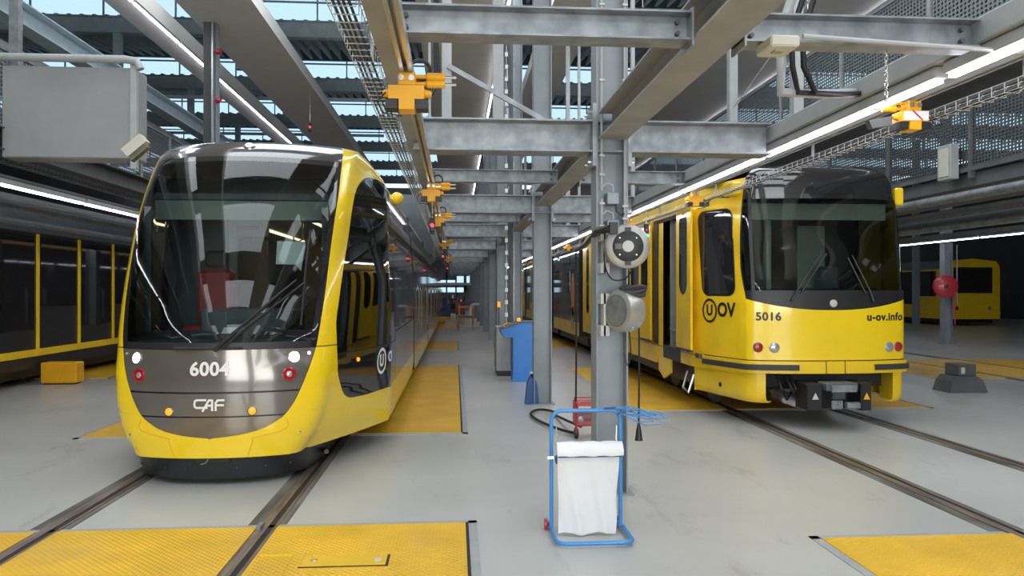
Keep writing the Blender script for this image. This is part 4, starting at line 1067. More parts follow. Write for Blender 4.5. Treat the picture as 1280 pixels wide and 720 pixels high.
basket(-.545, -.425, 2.85, 1.5, 46, 'wire basket cable tray hung left of the central steelwork over the left tram')
basket(2.965, 3.05, 2.70, 3.2, 40, 'wire basket cable tray hung over the left roof edge of the right tram')
basket(-5.35, -5.2, 3.13, 5, 40, 'wire basket cable tray left of the rounded tram at the left edge', m=M_galv)

# upper structure above cross arm of the first column
t = thing('service_frame', 'pale steel posts and diagonal brace standing on the cross arm left of the nearest column', 'frame', (-.05, 6.3, 3))
MB().box(-.11, -.03, 6.26, 6.34, 2.99, 7.0).box(-.22, -.20, 6.26, 6.3, 2.99, 7.0).build('post', M_post, t)
MB().box(.36, .46, 7.25, 7.33, 2.99, 7.0).build('post', M_post, t)
mm = MB(); mm.tube([(-.06, 6.24, 3.47), (.76, 6.24, 3.02)], .028, 4); mm.build('diagonal_brace', M_galv, t)
h = MB()
for q, x in enumerate((-.17, -.15, -.13)): h.tube([(x, 6.2, 5.5), (x+.005, 6.2, 4.4), (x-.01*q, 6.18, 3.7), (x, 6.2, 3.35), (x-.06, 6.15, 3.2)], .011, 6)
h.build('hose', M_black, t)
t = thing('post', 'grey hanger post above the right cross arm, nearer the camera', 'post', (2.76, 6.0, 3))
MB().box(2.73, 2.81, 5.95, 6.03, 2.99, 7.1).build('shaft', M_post, t)
t = thing('post', 'grey hanger post above the right cross arm, farther of the pair', 'post', (2.7, 7.2, 3))
MB().box(2.66, 2.74, 7.2, 7.28, 2.98, 7.1).build('shaft', M_post, t); MB().tube([(2.7, 7.2, 3.4), (3.3, 5.6, 4.7)], .008, 6).build('stay_rod', M_chrome, t)
for k in range(1, 6):
    t = thing('post', 'pair of grey hanger posts above the %s right cross arm behind the nearest column' % ORD[k], 'post', (2.4, CY[k], 3))
    MB().box(2.3, 2.38, CY[k]-.04, CY[k]+.04, 2.99, 7.1).box(2.55, 2.6, CY[k]-.04, CY[k]+.04, 2.99, 7.1).build('shaft', M_post, t)

# conduits, junction boxes and ladder risers on columns
def conduit(name, label, pts, r=.011, m=M_post, clamps=()):
    t = thing(name, label, 'conduit', pts[0])
    MB().tube(pts, r, 8).build('pipe', m, t)
    for z in clamps: MB().box(pts[0][0]-.02, pts[0][0]+.022, pts[0][1]-.016, pts[0][1]+.01, z-.009, z+.009).build('clamp', M_wire, t)
conduit('conduit', 'thin conduit pipe up the left flange of the nearest column', [(1.16, 5.96, 2.42), (1.16, 5.96, 6.5)], clamps=(2.55, 2.7, 3.3, 3.9))
conduit('conduit', 'thin conduit pipe up the right flange of the nearest column', [(1.345, 5.96, 2.15), (1.345, 5.96, 6.5)], clamps=(2.2, 2.3, 3.3, 3.9))
conduit('conduit', 'short conduit pipe beside the lower junction box on the nearest column', [(1.16, 5.96, 2.12), (1.16, 5.96, 2.36)], clamps=(2.14, 2.32))
t = thing('riser_ladder', 'vertical cable ladder with white brackets left of the column behind the blue desk', 'cable ladder', (1.08, 15.4, 0))
MB().box(1.02, 1.045, 15.3, 15.34, .3, 8.5).box(1.17, 1.195, 15.3, 15.34, .3, 8.5).build('side_rail', M_galv, t)
b = MB(); c = MB()
for i in range(32): b.box(1.0, 1.06, 15.27, 15.3, .6+i*.25, .68+i*.25)
for q in range(5): c.tube([(1.065+q*.022, 15.3, .3), (1.065+q*.022, 15.3, 8.5)], .009, 5)
b.build('bracket', M_white, t); c.build('cables', M_coldark, t)
for k, z in enumerate((2.36, 2.14)):
    t = thing('junction_box', ['upper', 'lower'][k]+' small grey junction box on the nearest column above the reels', 'junction box', (1.25, 5.98, z))
    MB().bevbox(1.205, 1.30, 5.96, 6.09, z-.045, z+.05, .006).build('housing', M_col, t)
    MB().tube([(1.25, 5.95, z+.05), (1.25, 5.95, z+.10), (1.2, 5.95, z+.12), (1.165, 5.955, z+.09)], .007, 6).build('upper_cable', M_post, t)
    MB().tube([(1.27, 5.95, z-.045), (1.275, 5.95, z-.10), (1.31, 5.95, z-.13), (1.34, 5.955, z-.12)], .008, 6).build('lower_cable', M_black, t)

# ------------------------------------------------------------------ reels on nearest column
def reel(c, ax, r, w, label, coil=False):
    t = thing('cable_reel', label, 'reel', c)
    ax = Vector(ax).normalized(); C = Vector(c)
    MB().lathe([(r*.80, -w/2), (r*.96, -w/2+.012), (r, -w/2+.035), (r, w/2-.035), (r*.96, w/2-.012), (r*.82, w/2)], C, ax, 48).build('drum', M_silver, t)
    b = MB()
    if not coil:
        b.lathe([(r*.68, w/2), (r*.68, w/2+.01), (r*.64, w/2+.014)], C, ax, 40)
        u = Vector((0, 0, 1)); u = (u-ax*u.dot(ax)).normalized(); s = ax.cross(u)
        for sg in (1, -1): b.cbox(C+u*sg*r*.7+ax*(w/2+.006), (.045, .045, .012), Matrix((s, u, ax)).transposed())
        b.build('black_cover', M_black, t)
        MB().lathe([(r*.25, w/2+.014), (r*.25, w/2+.018)], C, ax, 28).build('round_label', M_wire, t)
        q = MB()
        for i in range(4):
            a = PI/4+i*PI/2; q.lathe([(.006, w/2+.012), (.005, w/2+.017)], C+(s*math.cos(a)+u*math.sin(a))*r*.52, ax, 8)
        q.build('screw', M_chrome, t)
        MB().cbox(C+s*r*.42+ax*(w/2+.013), (.05, .04, .006), Matrix((s, u, ax)).transposed()).build('rating_plate', M_coldark, t)
    else:
        MB().lathe([(r*.74, w/2), (r*.74, w/2+.006)], C, ax, 40).build('side_disc', M_coldark, t)
        MB().lathe([(r*.70, w/2+.006), (r*.66, w/2+.008)], C, ax, 40).build('inner_disc', M_galv, t)
        k = MB()
        for j in range(5):
            cc = C+Vector((.05+.002*j, -.035+.012*(j % 2), .125+.013*j))
            k.tube([cc+Vector((math.cos(a)*.095, math.sin(a)*.075, .012*math.sin(a*2+j))) for a in [i*2*PI/16 for i in range(16)]], .013, 6, closed=True)
        k.build('cable_coil', M_rubber, t)
        MB().cbox(C+Vector((.04, -.09, .02)), (.12, .012, .01)).cbox(C+Vector((.04, -.09, -.005)), (.012, .012, .25)).build('band', M_chrome, t)
    m_ = MB(); m_.box(1.13, 1.20, 5.85, 6.07, c[2]-.2, c[2]-.12).box(1.13, 1.20, 5.85, 6.07, c[2]+.05, c[2]+.13); m_.box(1.155, 1.17, 5.85, 5.98, c[2]-.2, c[2]+.13).build('mounting_bracket', M_wire, t)
    return t
t = reel((1.31, 5.74, 1.965), (-.10, -1, -.02), .172, .15, 'upper silver cable reel with black face disc on the nearest column')
MB().tube([(1.17, 5.72, 2.10), (1.10, 5.78, 2.09), (1.24, 7.2, 2.06), (1.31, 8.2, 2.06)], [.03, .03, .022, .018], 6).build('guide_arm', M_black, t)
MB().cbox((1.19, 5.66, 2.10), (.06, .05, .09)).build('guide_head', M_black, t)
t = reel((1.30, 5.76, 1.475), (-1, -.50, 0), .165, .16, 'lower silver cable reel turned sideways with black cable coiled on top', True)
def cable(label, pts, r=.008, m=M_black, name='cable', n=24):
    P = [Vector(p) for p in pts]; out = []
    P2 = [P[0]*2-P[1]]+P+[P[-1]*2-P[-2]]
    for i in range(1, len(P2)-2):
        for j in range(8):
            u = j/8; a, b, c, d = P2[i-1:i+3]
            out.append(0.5*((2*b)+(c-a)*u+(2*a-5*b+4*c-d)*u*u+(3*b-a-3*c+d)*u**3))
    out.append(P[-1])
    return tag(MB().tube(out, r, 8).build(name, m), label, 'cable')
cable('black cable looping under the upper reel on the nearest column', [(1.16, 5.83, 2.1), (1.15, 5.8, 1.85), (1.2, 5.78, 1.72), (1.30, 5.76, 1.72), (1.35, 5.7, 1.8)], .006)
cable('black cable hanging from the reel arm down to the red welding unit', [(1.31, 8.2, 2.04), (1.315, 8.2, 1.2), (1.31, 8.2, .42)], .010)
t = thing('hanging_plug', 'black cone-shaped plug hanging on a cable right of the nearest column', 'plug', (1.4, 5.8, .5))
MB().tube([(1.37, 5.72, 1.6), (1.40, 5.72, 1.5), (1.402, 5.72, 1.0), (1.398, 5.72, .6)], .0075, 8).build('cable', M_black, t)
MB().lathe([(.008, .62), (.012, .60), (.02, .56), (.028, .50), (.031, .485)], (1.398, 5.72, 0), n=20).build('cone', M_black, t)
cable('thin black cable hanging in a loop under the lower reel', [(1.34, 5.8, 1.34), (1.355, 5.8, 1.15), (1.33, 5.8, 1.05), (1.30, 5.8, 1.15)], .005)
cable('thick black hose curving over the floor left of the nearest column', [(1.38, 8.3, .13), (1.3, 9.6, .03), (1.28, 10.0, .03), (1.12, 10.15, .03), (.98, 9.85, .03), (1.02, 9.3, .03), (1.2, 8.7, .03), (1.34, 8.45, .03)], .017)

# red welding unit on the floor
t = thing('red_trolley_unit', 'red wheeled trolley unit on the floor behind the nearest column', 'trolley', (1.42, 8.35, 0))
MB().bevbox(1.32, 1.58, 8.25, 8.5, .14, .40, .012).build('body', M_red, t)
MB().tube([(1.32, 8.22, .08), (1.30, 8.22, .46), (1.56, 8.22, .46), (1.58, 8.22, .08)], .012, 8).build('frame', M_red, t)
for z in (.2, .27, .33): MB().box(1.345, 1.56, 8.238, 8.252, z, z+.03).build('panel_slot', M_cream if z > .3 else M_coldark, t)
for x in (1.33, 1.55): MB().lathe([(.05, -.02), (.06, -.015), (.06, .015), (.05, .02)], (x, 8.3, .06), (1, 0, 0), 20).build('wheel', M_black, t)
MB().lathe([(.012, -.01), (.035, 0), (.012, .01)], (1.37, 8.235, .22), (0, 1, 0), 16).build('knob', M_silver, t)

# ------------------------------------------------------------------ blue bag stand
t = thing('bag_stand', 'light blue tubular stand holding a white waste bag in the foreground', 'bag stand', (.87, 5.0, 0))
def arc(c, r, a0, a1, n, plane):
    out = []
    for i in range(n+1):
        a = math.radians(a0+(a1-a0)*i/n)
        if plane == 'xz': out.append((c[0]+r*math.cos(a), c[1], c[2]+r*math.sin(a)))
        else: out.append((c[0]+r*math.cos(a), c[1]+r*math.sin(a), c[2]))
    return out
yb = 5.08; xl, xr, zt = .645, 1.115, .82; R = .07
MB().tube([(xl, yb, .04)]+arc((xl+R, yb, zt-R), R, 180, 90, 8, 'xz')+arc((xr-R, yb, zt-R), R, 90, 0, 8, 'xz')+[(xr, yb, .04)], .0135, 10).build('upright_frame', M_blue, t)
MB().tube([(xl, 5.20, .03), (xl, yb, .03)]+arc((xl+R, 4.76+R, .03), R, 180, 270, 8, 'xy')+arc((xr-R+.02, 4.76+R, .03), R, 270, 360, 8, 'xy')+[(xr+.02, yb, .03), (xr-.01, 5.2, .03)], .0145, 10).build('base_frame', M_blue, t)
MB().lathe([(.012, -.012), (.034, -.01), (.036, 0), (.034, .01), (.012, .012)], (xl-.028, 5.16, .038), (1, 0, 0), 20).build('wheel', M_red, t)
MB().lathe([(.012, -.012), (.034, -.01), (.036, 0), (.034, .01), (.012, .012)], (xr+.02, 5.2, .038), (1, 0, 0), 20).build('wheel', M_dblue, t)
MB().box(xl-.03, xl+.03, yb-.025, yb-.012, .50, .52).build('clamp_bar', M_chrome, t); MB().lathe([(.018, 0), (.03, .008), (.03, .018), (.018, .024)], (xl+.02, yb-.04, .50), (1, 0, 0), 16).build('knob', M_dblue, t)
MB().tube([(xl+.03, yb-.02, .72), (xl+.035, yb-.03, .60), (xl+.06, yb-.05, .52)], .004, 6).build('wire_hook', M_chrome, t); MB().tube([(xr-.03, yb-.02, .72), (xr-.035, yb-.03, .60), (xr-.03, yb-.05, .52)], .004, 6).build('wire_hook', M_chrome, t)
bag = thing('waste_bag', 'white film waste bag hanging in the blue tubular stand', 'bag', (.88, 5.0, .1))
rows = []
nz_, nx_ = 26, 22
def bagpt(u, v, side):
    z = .018+(.535-.018)*v
    xa, xb = .680+.004*math.sin(v*5), 1.088-.022*(1-v)+.004*math.sin(v*9)
    x = xa+(xb-xa)*u
    d = .022*max(0, math.sin(PI*u))**.5*(.5+.5*v)*side
    y = 5.0+d+.010*math.sin(u*13+v*3)*(1-v*.5)+.006*math.sin(u*29+v*7)*(1-v)
    return (x, y, z+.008*math.sin(u*11)*(1-v)**3)
m = MB(); m.grid([[bagpt(u/nx_, v/nz_, -1) for u in range(nx_+1)] for v in range(nz_+1)]); m.grid([[bagpt(u/nx_, v/nz_, 1) for u in range(nx_+1)] for v in range(nz_+1)], flip=True)
m.build('film', M_white, bag)
prof = [(-.055, .54), (-.058, .575), (-.04, .61), (-.005, .628), (.035, .62), (.05, .59), (.045, .545)]
m = MB(); m.grid([[(.668+.44*i/16, 5.0+a+.003*math.sin(i*1.9+j), b_+.003*math.sin(i*1.3+j)) for i in range(17)] for j, (a, b_) in enumerate(prof)]); m.build('folded_top', M_white, bag)
MB().box(.672, 1.10, 4.955, 4.962, .53, .538).build('blue_band', M_dblue, bag)
st = thing('strap_bundle', 'loose light blue straps on top right corner of the blue bag stand', 'straps', (1.1, 5.05, .82))
for k, (a, b_, c, d) in enumerate(((0, 0, .33, -.01), (.03, .015, .25, .02), (.02, -.02, .30, -.05), (.05, 0, .22, -.03), (.0, .02, .28, .01))):
    MB().tube([(1.06+a, 5.06, .83), (1.15+a, 5.03, .835+b_), (1.10+c*.7, 5.0, .80+b_), (1.10+c, 4.98, .79+d), (1.08+c*.6, 5.0, .78+d), (1.12, 5.04, .80)], .0035, 6).build('strap', M_blue, st)
MB().tube([(1.0, 5.06, .835), (1.07, 5.06, .84), (1.12, 5.05, .82), (1.09, 5.05, .79)], .008, 6).build('tie', M_dblue, st)

# ------------------------------------------------------------------ blue desk, grey cabinet, can
t = thing('control_desk', 'cobalt blue control desk with sloped button panel behind second column', 'control desk', (1.3, 13.6, 0))
m = MB(); m.prism([(.80, 13.5, .93), (.86, 13.5, .80), (1.03, 13.5, .79), (1.03, 13.5, .0), (1.62, 13.5, .0), (1.62, 13.5, 1.06), (1.15, 13.5, 1.06)], (0, .55, 0)); m.build('body', M_tank, t)
m = MB(); m.prism([(.78, 13.48, .94), (.80, 13.48, .925), (1.17, 13.48, 1.055), (1.64, 13.48, 1.055), (1.64, 13.48, 1.075), (1.16, 13.48, 1.075)], (0, .59, 0)); m.build('button_panel', M_coldark, t)
MB().box(1.02, 1.03, 13.49, 14.0, .2, .78).build('seam', M_dblue, t); MB().box(1.02, 1.63, 13.485, 13.5, 0, .14).build('plinth', M_tank, t)
for k in range(5): MB().lathe([(.018, 0), (.018, .02), (.01, .024)], (.88+.05*k, 13.6+.05*(k % 2), .965+.018*k), (-.3, 0, 1), 12).build('button', M_chrome, t)
MB().lathe([(.035, 1.075), (.035, 1.12), (.02, 1.135)], (1.14, 13.62, 0), n=18).build('beacon', M_orlens, t)
MB().tube([(1.0, 13.9, 1.03), (.92, 13.8, 1.03), (.86, 13.7, .99)], .012, 6).build('red_cable', M_orange, t)
t = thing('electric_cabinet', 'grey floor cabinet left behind the blue control desk', 'cabinet', (1.0, 15.1, 0))
MB().bevbox(.78, 1.24, 14.4, 15.2, .1, .93, .01).build('body', M_post, t); MB().box(.80, 1.22, 14.42, 15.18, 0, .1).build('plinth', M_black, t)
MB().box(.775, .782, 14.5, 15.1, .16, .88).build('door', M_inner, t); MB().box(.765, .776, 15.0, 15.04, .5, .6).build('handle', M_black, t)
t = thing('beacon_post', 'thin post with a lit orange beacon beyond the blue desk', 'beacon', (1.12, 19.5, 0))
MB().cyl((1.12, 19.5, 0), (1.12, 19.5, 1.2), .015, 8).build('pole', M_coldark, t); MB().cyl((1.12, 19.5, 1.2), (1.12, 19.5, 1.34), .04, 12).build('lamp', M_orlens, t)
t = thing('blue_can', 'small dark blue funnel can with black cap at foot of second column', 'can', (1.08, 11.05, 0))
m = MB(); m.prism([(1.0, 10.98, 0), (1.2, 10.98, 0), (1.17, 10.98, .30), (1.13, 10.98, .38), (1.07, 10.98, .38), (1.03, 10.98, .30)], (0, -.15, 0)); m.build('body', M_dblue, t)
MB().cyl((1.10, 10.9, .36), (1.10, 10.9, .43), .022, 14).build('neck', M_black, t); MB().cyl((1.10, 10.9, .43), (1.10, 10.9, .46), .03, 14).build('cap', M_white, t)

# ------------------------------------------------------------------ orange hoist trolleys and signals
def hoist(x, y, z, label, flip=1, s=1.0, arms=True):
    t = thing('hoist_trolley', label, 'hoist trolley', (x, y, z))
    S = s
    m = MB(); m.prism([(x+a*S, y-.05, z+b*S) for a, b in ((-.085, .03), (.085, .03), (.085, -.035), (.04, -.035), (.04, -.085), (-.035, -.085), (-.035, -.035), (-.085, -.035))], (0, .11, 0)); m.build('cross_body', M_orange, t)
    MB().bevbox(x-.04*S, x+.045*S, y-.045, y+.05, z+.03, z+.095*S, .006).build('carriage', M_orange, t)
    MB().box(x-.10*S, x-.042*S, y-.045, y+.05, z-.08*S, z-.037).box(x+.046*S, x+.105*S, y-.045, y+.05, z-.08*S, z-.037).build('bumper', M_black, t)
    MB().cyl((x-.115*S, y, z), (x-.085*S, y, z), .016, 10, .024).cyl((x+.085*S, y, z), (x+.12*S, y, z), .024, 10, .016).build('end_knob', M_orange, t)
    for q, zz in enumerate((.05, .085) if arms else ()):
        MB().tube([(x+flip*.04, y+.0, z+zz), (x+flip*.09, y, z+zz), (x+flip*.10, y, z+zz), (x+flip*.185, y, z+zz)], [.010, .010, .02, .02], 10).build('cylinder', M_orange, t)
        MB().cyl((x+flip*.185, y, z+zz), (x+flip*.24, y, z+zz), .008, 8).build('piston_rod', M_chrome, t)
    for dx in (-.025, .025): MB().lathe([(.015, -.056), (.012, -.05)], (x+dx, y, z+.065), (0, 1, 0), 14).build('roller', M_chrome, t)
    MB().box(x-.02, x+.02, y-.03, y+.03, z+.095*S, z+.125).build('hanger', M_galv, t)
    k = MB(); k.tube([(x+flip*.06+.05*math.cos(a), y+.08, z+.14+.05*math.sin(a)) for a in [i*2*PI/18 for i in range(18)]], .009, 6, closed=True); k.build('hose_loop', M_black, t)
    MB().tube([(x-flip*.10, y-.03, z), (x-flip*.14, y-.03, z-.05), (x-flip*.11, y-.03, z-.1), (x-flip*.02, y-.03, z-.115)], .004, 6).build('lead', M_black, t)
    return t
hl = [(-.235, 3.72, 'large orange hoist trolley at top centre left of the cross arms'), (-.235, 7.5, 'second orange hoist trolley on the left rail, above the left tram side'),
      (-.235, 10.4, 'third orange hoist trolley on the left rail, beside the red signal'), (-.235, 16.0, 'fourth orange hoist trolley on the left rail'), (-.235, 24.0, 'fifth and farthest orange hoist trolley on the left rail')]
for x, y, l in hl: hoist(x, y, 2.585, l)
for x, y, l in [(2.84, 4.55, 'large orange hoist trolley with white sticker at upper right edge'), (2.84, 8.85, 'orange hoist trolley above the open door of the right tram'), (2.84, 12.3, 'orange hoist trolley just right of the nearest column'), (2.84, 19.0, 'small far orange hoist trolley left of the nearest column above the right tram')]:
    t = hoist(x, y, 2.712, l, -1, arms=y < 6)
    if y < 6:
        MB().box(x-.075, x+.082, y-.056, y-.0505, 2.682, 2.739).build('sticker', M_white, t); MB().cbox((x+.01, y-.059, 2.712), (.085, .002, .008), Matrix.Rotation(.75, 3, 'Y')).build('sticker_stroke', M_red, t)
        MB().prism([(x-.27, y+.0, 2.69), (x-.12, y, 2.72), (x-.12, y, 2.66), (x-.25, y, 2.64)], (0, .05, 0)).build('grey_foot', M_coldark, t)

def signal(x, y, z, label, green, wire=.15, s=1.0):
    t = thing('signal_light', label, 'signal light', (x, y, z))
    MB().bevbox(x-.028*s, x+.028*s, y-.03, y+.03, z-.10*s, z+.09*s, .006).build('housing', M_black, t)
    MB().lathe([(.022*s, 0), (.022*s, .012), (.012*s, .02)], (x, y-.03, z+.0*s), (0, -1, 0), 16).build('red_lens', M_redlens if green else M_redlit, t)
    MB().lathe([(.022*s, 0), (.022*s, .012), (.012*s, .02)], (x, y-.03, z-.06*s), (0, -1, 0), 16).build('green_lens', M_greenlit if green else mat_gd, t)
    MB().cyl((x, y, z+.09*s), (x, y, z+wire), .006, 6).build('hanger', M_chrome, t)
mat_gd = mat('unlit_green_lens', (0.01, 0.06, 0.03), 0.2, noise=0.1)
signal(-.30, 10.0, 2.48, 'red-lit signal light hanging beside left tram roof, nearest one', False, .35, 1.15)
signal(-.31, 19.5, 2.50, 'second small red-lit signal light down the aisle', False, .32)
signal(-.31, 30.0, 2.50, 'third small red-lit signal light down the aisle', False, .32)
signal(2.60, 10.2, 2.44, 'green-lit signal light right of the upper cable reel', True, .34, 1.1)
signal(2.66, 19.5, 2.48, 'small green-lit signal light between the two nearest columns', True, .3)
signal(2.66, 30.0, 2.48, 'small farther green-lit signal light by the blue desk', True, .3)
signal(-3.86, 20.6, 5.98, 'red-lit signal light hanging on a long wire over the left tram roof', False, 1.12, 1.3)
signal(4.4, 9.2, 4.92, 'green-lit signal light hanging at the top right', True, 2.2, .9)
signal(3.0, 12.0, 6.1, 'green-lit signal light hanging at top centre right of nearest column', True, 1.1, .9)
# white sensor box
t = thing('sensor_box', 'cream sensor box fixed under the top right cross arm', 'sensor', (1.75, 3.62, 2.77))
m = MB(); m.bevbox(1.46, 1.60, 3.42, 3.60, 2.765, 2.818, .008); m.build('housing', M_cream, t); MB().box(1.50, 1.55, 3.47, 3.52, 2.758, 2.765).build('sensor_eye', M_silver, t)
tag(MB().tube([(1.65, 3.5, 2.84), (2.5, 3.5, 2.80), (2.8, 3.5, 2.79)], .012, 8).build('conduit', M_post), 'pale conduit pipe along the top right cross arm', 'conduit')
t = thing('hanging_chain', 'steel chain dropping from top right cross arm to the light trunking', 'chain', (2.05, 3.55, 2.8)); cm = MB()
for i in range(12):
    z = 2.80-.022*i+.0; cm.tube([(2.12+(.008*math.cos(a) if i % 2 else 0), 3.6+(0 if i % 2 else .008*math.cos(a)), z+.016*math.sin(a)) for a in [j*2*PI/10 for j in range(10)]], .0025, 5, closed=True)
cm.build('links', M_chrome, t)
t = thing('hose_bundle', 'black and grey hoses hanging from the top right cross arm', 'hoses', (2.05, 4.4, 3))
for q, (x, m_) in enumerate(((1.98, M_post), (2.05, M_black), (2.12, M_black))):
    MB().tube([(x+.1, 4.5, 3.5), (x, 4.5, 3.2), (x+.005, 4.5, 3.0), (x+.04*q, 4.5, 2.84), (x+.3, 4.6, 2.86), (x+.6, 4.7, 2.9)], .018 if q else .03, 8).build('hose', m_, t)

# ------------------------------------------------------------------ catwalks and fences
def fence(x, y0, y1, z0, z1, label, m, post=1.3):
    t = thing('catwalk_fence', label, 'railing', (x, (y0+y1)/2, z0))
    MB().box(x-.004, x+.004, y0, y1, z0+.06, z1-.05).build('mesh_infill', m, t)
    f = MB(); f.box(x-.03, x+.03, y0, y1, z1-.05, z1); f.box(x-.03, x+.03, y0, y1, z0, z0+.06)
    f.build('rails', M_col if m is M_mesh else M_coldark, t)
    n = int((y1-y0)/post)
    for i in range(n+1): y = y0+i*post; MB().box(x-.035, x+.035, y-.03, y+.03, z0-.1, z1).build('post', M_post if m is M_mesh else M_coldark, t)
fence(7.05, 3, 50, 5.15, 6.33, 'upper catwalk railing of pale louvred mesh at the top right', M_mesh, 2.6)
fence(7.12, 6, 46, 3.28, 4.32, 'lower dark perforated fence above the roof of the right tram', M_meshdark, 2.0)
tag(MB().hbeam((7.15, 2, 4.80), (7.15, 55, 4.80), .4, .34, .02, .02, 'y').build('catwalk_beam', M_post), 'thick grey edge beam under the upper right catwalk railing', 'beam')
tag(MB().box(7.25, 8.9, 2, 55, 4.9, 5.0).build('catwalk_deck', M_coldark), 'dark grating deck of the upper right catwalk', 'catwalk')
tag(MB().box(7.16, 8.6, 6, 55, 3.08, 3.26).build('platform_deck', M_coldark), 'grey roof-access platform deck behind the right tram', 'platform')
t = thing('pipe_run', 'grey pipes and trunking under the platform behind the right tram', 'pipes', (7.4, 20, 2.8))
for q, (x, z, r) in enumerate(((7.1, 2.95, .07), (7.4, 2.8, .05), (7.7, 2.62, .06), (9.2, 2.9, .09), (11, 3.3, .12))): MB().cyl((x, 4, z), (x, 55, z), r, 10).build('pipe', M_coldark if q % 2 else M_galv, t)
t = thing('grey_wall_box', 'pale grey control box on the fence at the right edge', 'box', (7.0, 10.3, 3.3)); MB().bevbox(6.95, 7.08, 10.2, 10.5, 3.2, 3.7, .01).build('housing', M_post, t); MB().box(6.94, 6.95, 10.25, 10.45, 3.25, 3.65).build('cover', M_cream, t)
fence(-6.7, 4, 50, 3.9, 5.25, 'grey louvred catwalk fence at the left behind the hanging cabinet', M_mesh, 1.6)
tag(MB().hbeam((-6.65, 2, 5.65), (-6.65, 55, 5.65), .3, .35, .02, .02, 'y').build('catwalk_beam', M_steelblue), 'blue-grey edge beam of the upper left catwalk', 'beam')
tag(MB().hbeam((-5.2, 2, 3.22), (-5.2, 55, 3.22), .24, .26, .015, .015, 'y').build('catwalk_beam', M_coldark), 'dark beam left of the rounded tram just above the basket tray', 'beam')
tag(MB().box(-6.6, -5.7, 2, 55, 3.5, 3.6).build('platform_deck', M_coldark), 'dark roof-access platform deck at the left edge', 'platform')
t = thing('pipe_run', 'dark pipes under the platform at the left edge', 'pipes', (-5.5, 20, 2.8))
for x, z, r in ((-5.5, 2.78, .05), (-5.8, 2.75, .06), (-6.2, 2.6, .05)): MB().cyl((x, 4, z), (x, 55, z), r, 8).build('pipe', M_coldark, t)
for k in range(2, 7):
    y = CY[k]; lab = 'grey column of the left row, %s from the camera' % ORD[k-2]
    if k == 2: lab = 'dark column with cable ladder rising above the left tram roof'
    c_ = column(-5.0, y+(.35 if k == 2 else 0), lab, m=M_col, zt=8.9 if k == 2 else 4.8)
    if k == 2:
        yy = y+.2
        mm = MB(); [mm.tube([(-5.10+.03*q, yy-.02, 3.5), (-5.10+.03*q, yy-.02, 8.8)], .013, 6) for q in range(5)]; mm.build('cables', M_coldark, c_)
        MB().box(-4.93, -4.90, yy-.1, yy, 3.5, 8.8).build('ladder_rail', M_alu, c_)
        for z in (5.5, 6.5): MB().lathe([(.05, 0), (.06, .03), (.04, .1)], (-4.86, yy, z), (1, -.3, 0), 12).build('red_alarm', M_red, c_)
    yc = y+(.35 if k == 2 else 0)
    for sd, (xa, xb) in (('left', (-6.3, -5.135)), ('right', (-4.865, -3.8))): tag(MB().hbeam((xa, yc, 2.9), (xb, yc, 2.9), .2, .22, .013, .009, 'x').build('cross_arm', M_coldark), '%s dark cross arm on the %s of the left column row, counted from the camera' % (ORD[k-2], sd), 'cross beam')
t = thing('hanging_cabinet', 'large plain grey hanging cabinet at the upper left edge', 'cabinet', (-4.4, 9, 3.1))
MB().bevbox(-5.12, -3.66, 9.0, 9.35, 3.14, 4.18, .012).build('body', M_wall, t)
MB().box(-3.70, -3.63, 8.97, 9.03, 3.02, 4.24).build('edge_post', M_post, t)
MB().tube([(-5.7, 8.95, 4.26), (-3.75, 8.95, 4.26), (-3.62, 8.95, 4.24), (-3.58, 8.95, 4.15)], .045, 12).build('roller_tube', M_post, t)
MB().box(-5.1, -5.0, 9.1, 9.2, 4.18, 7.1).build('suspension', M_galv, t)
t = thing('flood_lamp_box', 'tilted pale grey box beside the top left corner of the rounded tram', 'box', (-3.3, 8.6, 3.25))
MB().cbox((-3.49, 8.6, 3.21), (.26, .12, .11), Matrix.Rotation(-.72, 3, 'Y')).build('housing', M_cream, t)
MB().tube([(-3.52, 8.68, 3.22), (-3.66, 8.9, 3.3)], .012, 8).build('bracket', M_galv, t)
MB().cbox((-3.43, 8.58, 3.12), (.24, .09, .02), Matrix.Rotation(-.72, 3, 'Y')).build('lens', M_coldark, t)

# ------------------------------------------------------------------ right edge: red hose reel, far column, mobile lift foot
column(14.85, 22.0, 'grey column at the right edge carrying the red hose reel', zt=8.9)
t = thing('hose_reel', 'red fire hose reel on the far column at the right edge', 'hose reel', (14.6, 21.8, 3))
MB().lathe([(.30, -.10), (.33, -.08), (.33, -.05), (.12, -.05), (.12, .05), (.33, .05), (.33, .08), (.30, .10)], (14.62, 21.7, 3.2-1.45), (-.35, -1, 0), 36).build('reel_body', M_red, t)
MB().lathe([(.06, .10), (.06, .13)], (14.62, 21.7, 1.75), (-.35, -1, 0), 18).build('hub', M_black, t)
MB().tube([(14.9, 21.7, 1.5), (14.92, 21.7, .6)], .02, 8).build('hose', M_red, t); MB().tube([(15.05, 21.8, 3.0), (15.05, 21.8, 1.2)], .02, 6).build('water_pipe', M_alu, t)
column(22.1, 35.0, 'thin far grey column just right of the right tram', zt=8.9)
MB().box(15, 22, 30.0, 30.05, 2.0, 2.06) and None
t = thing('lift_foot', 'dark grey mobile lift foot with a small label at the right edge', 'lift', (8.1, 11.7, 0))
m = MB(); m.prism([(7.82, 11.5, 0), (8.46, 11.5, 0), (8.38, 11.5, .20), (8.28, 11.5, .26), (7.96, 11.5, .26), (7.88, 11.5, .18)], (0, .45, 0)); m.build('foot', M_coldark, t)
MB().bevbox(8.00, 8.30, 11.55, 11.9, .26, .45, .01).build('post', M_coldark, t); MB().box(8.04, 8.10, 11.54, 11.55, .30, .40).build('label_plate', M_cream, t)

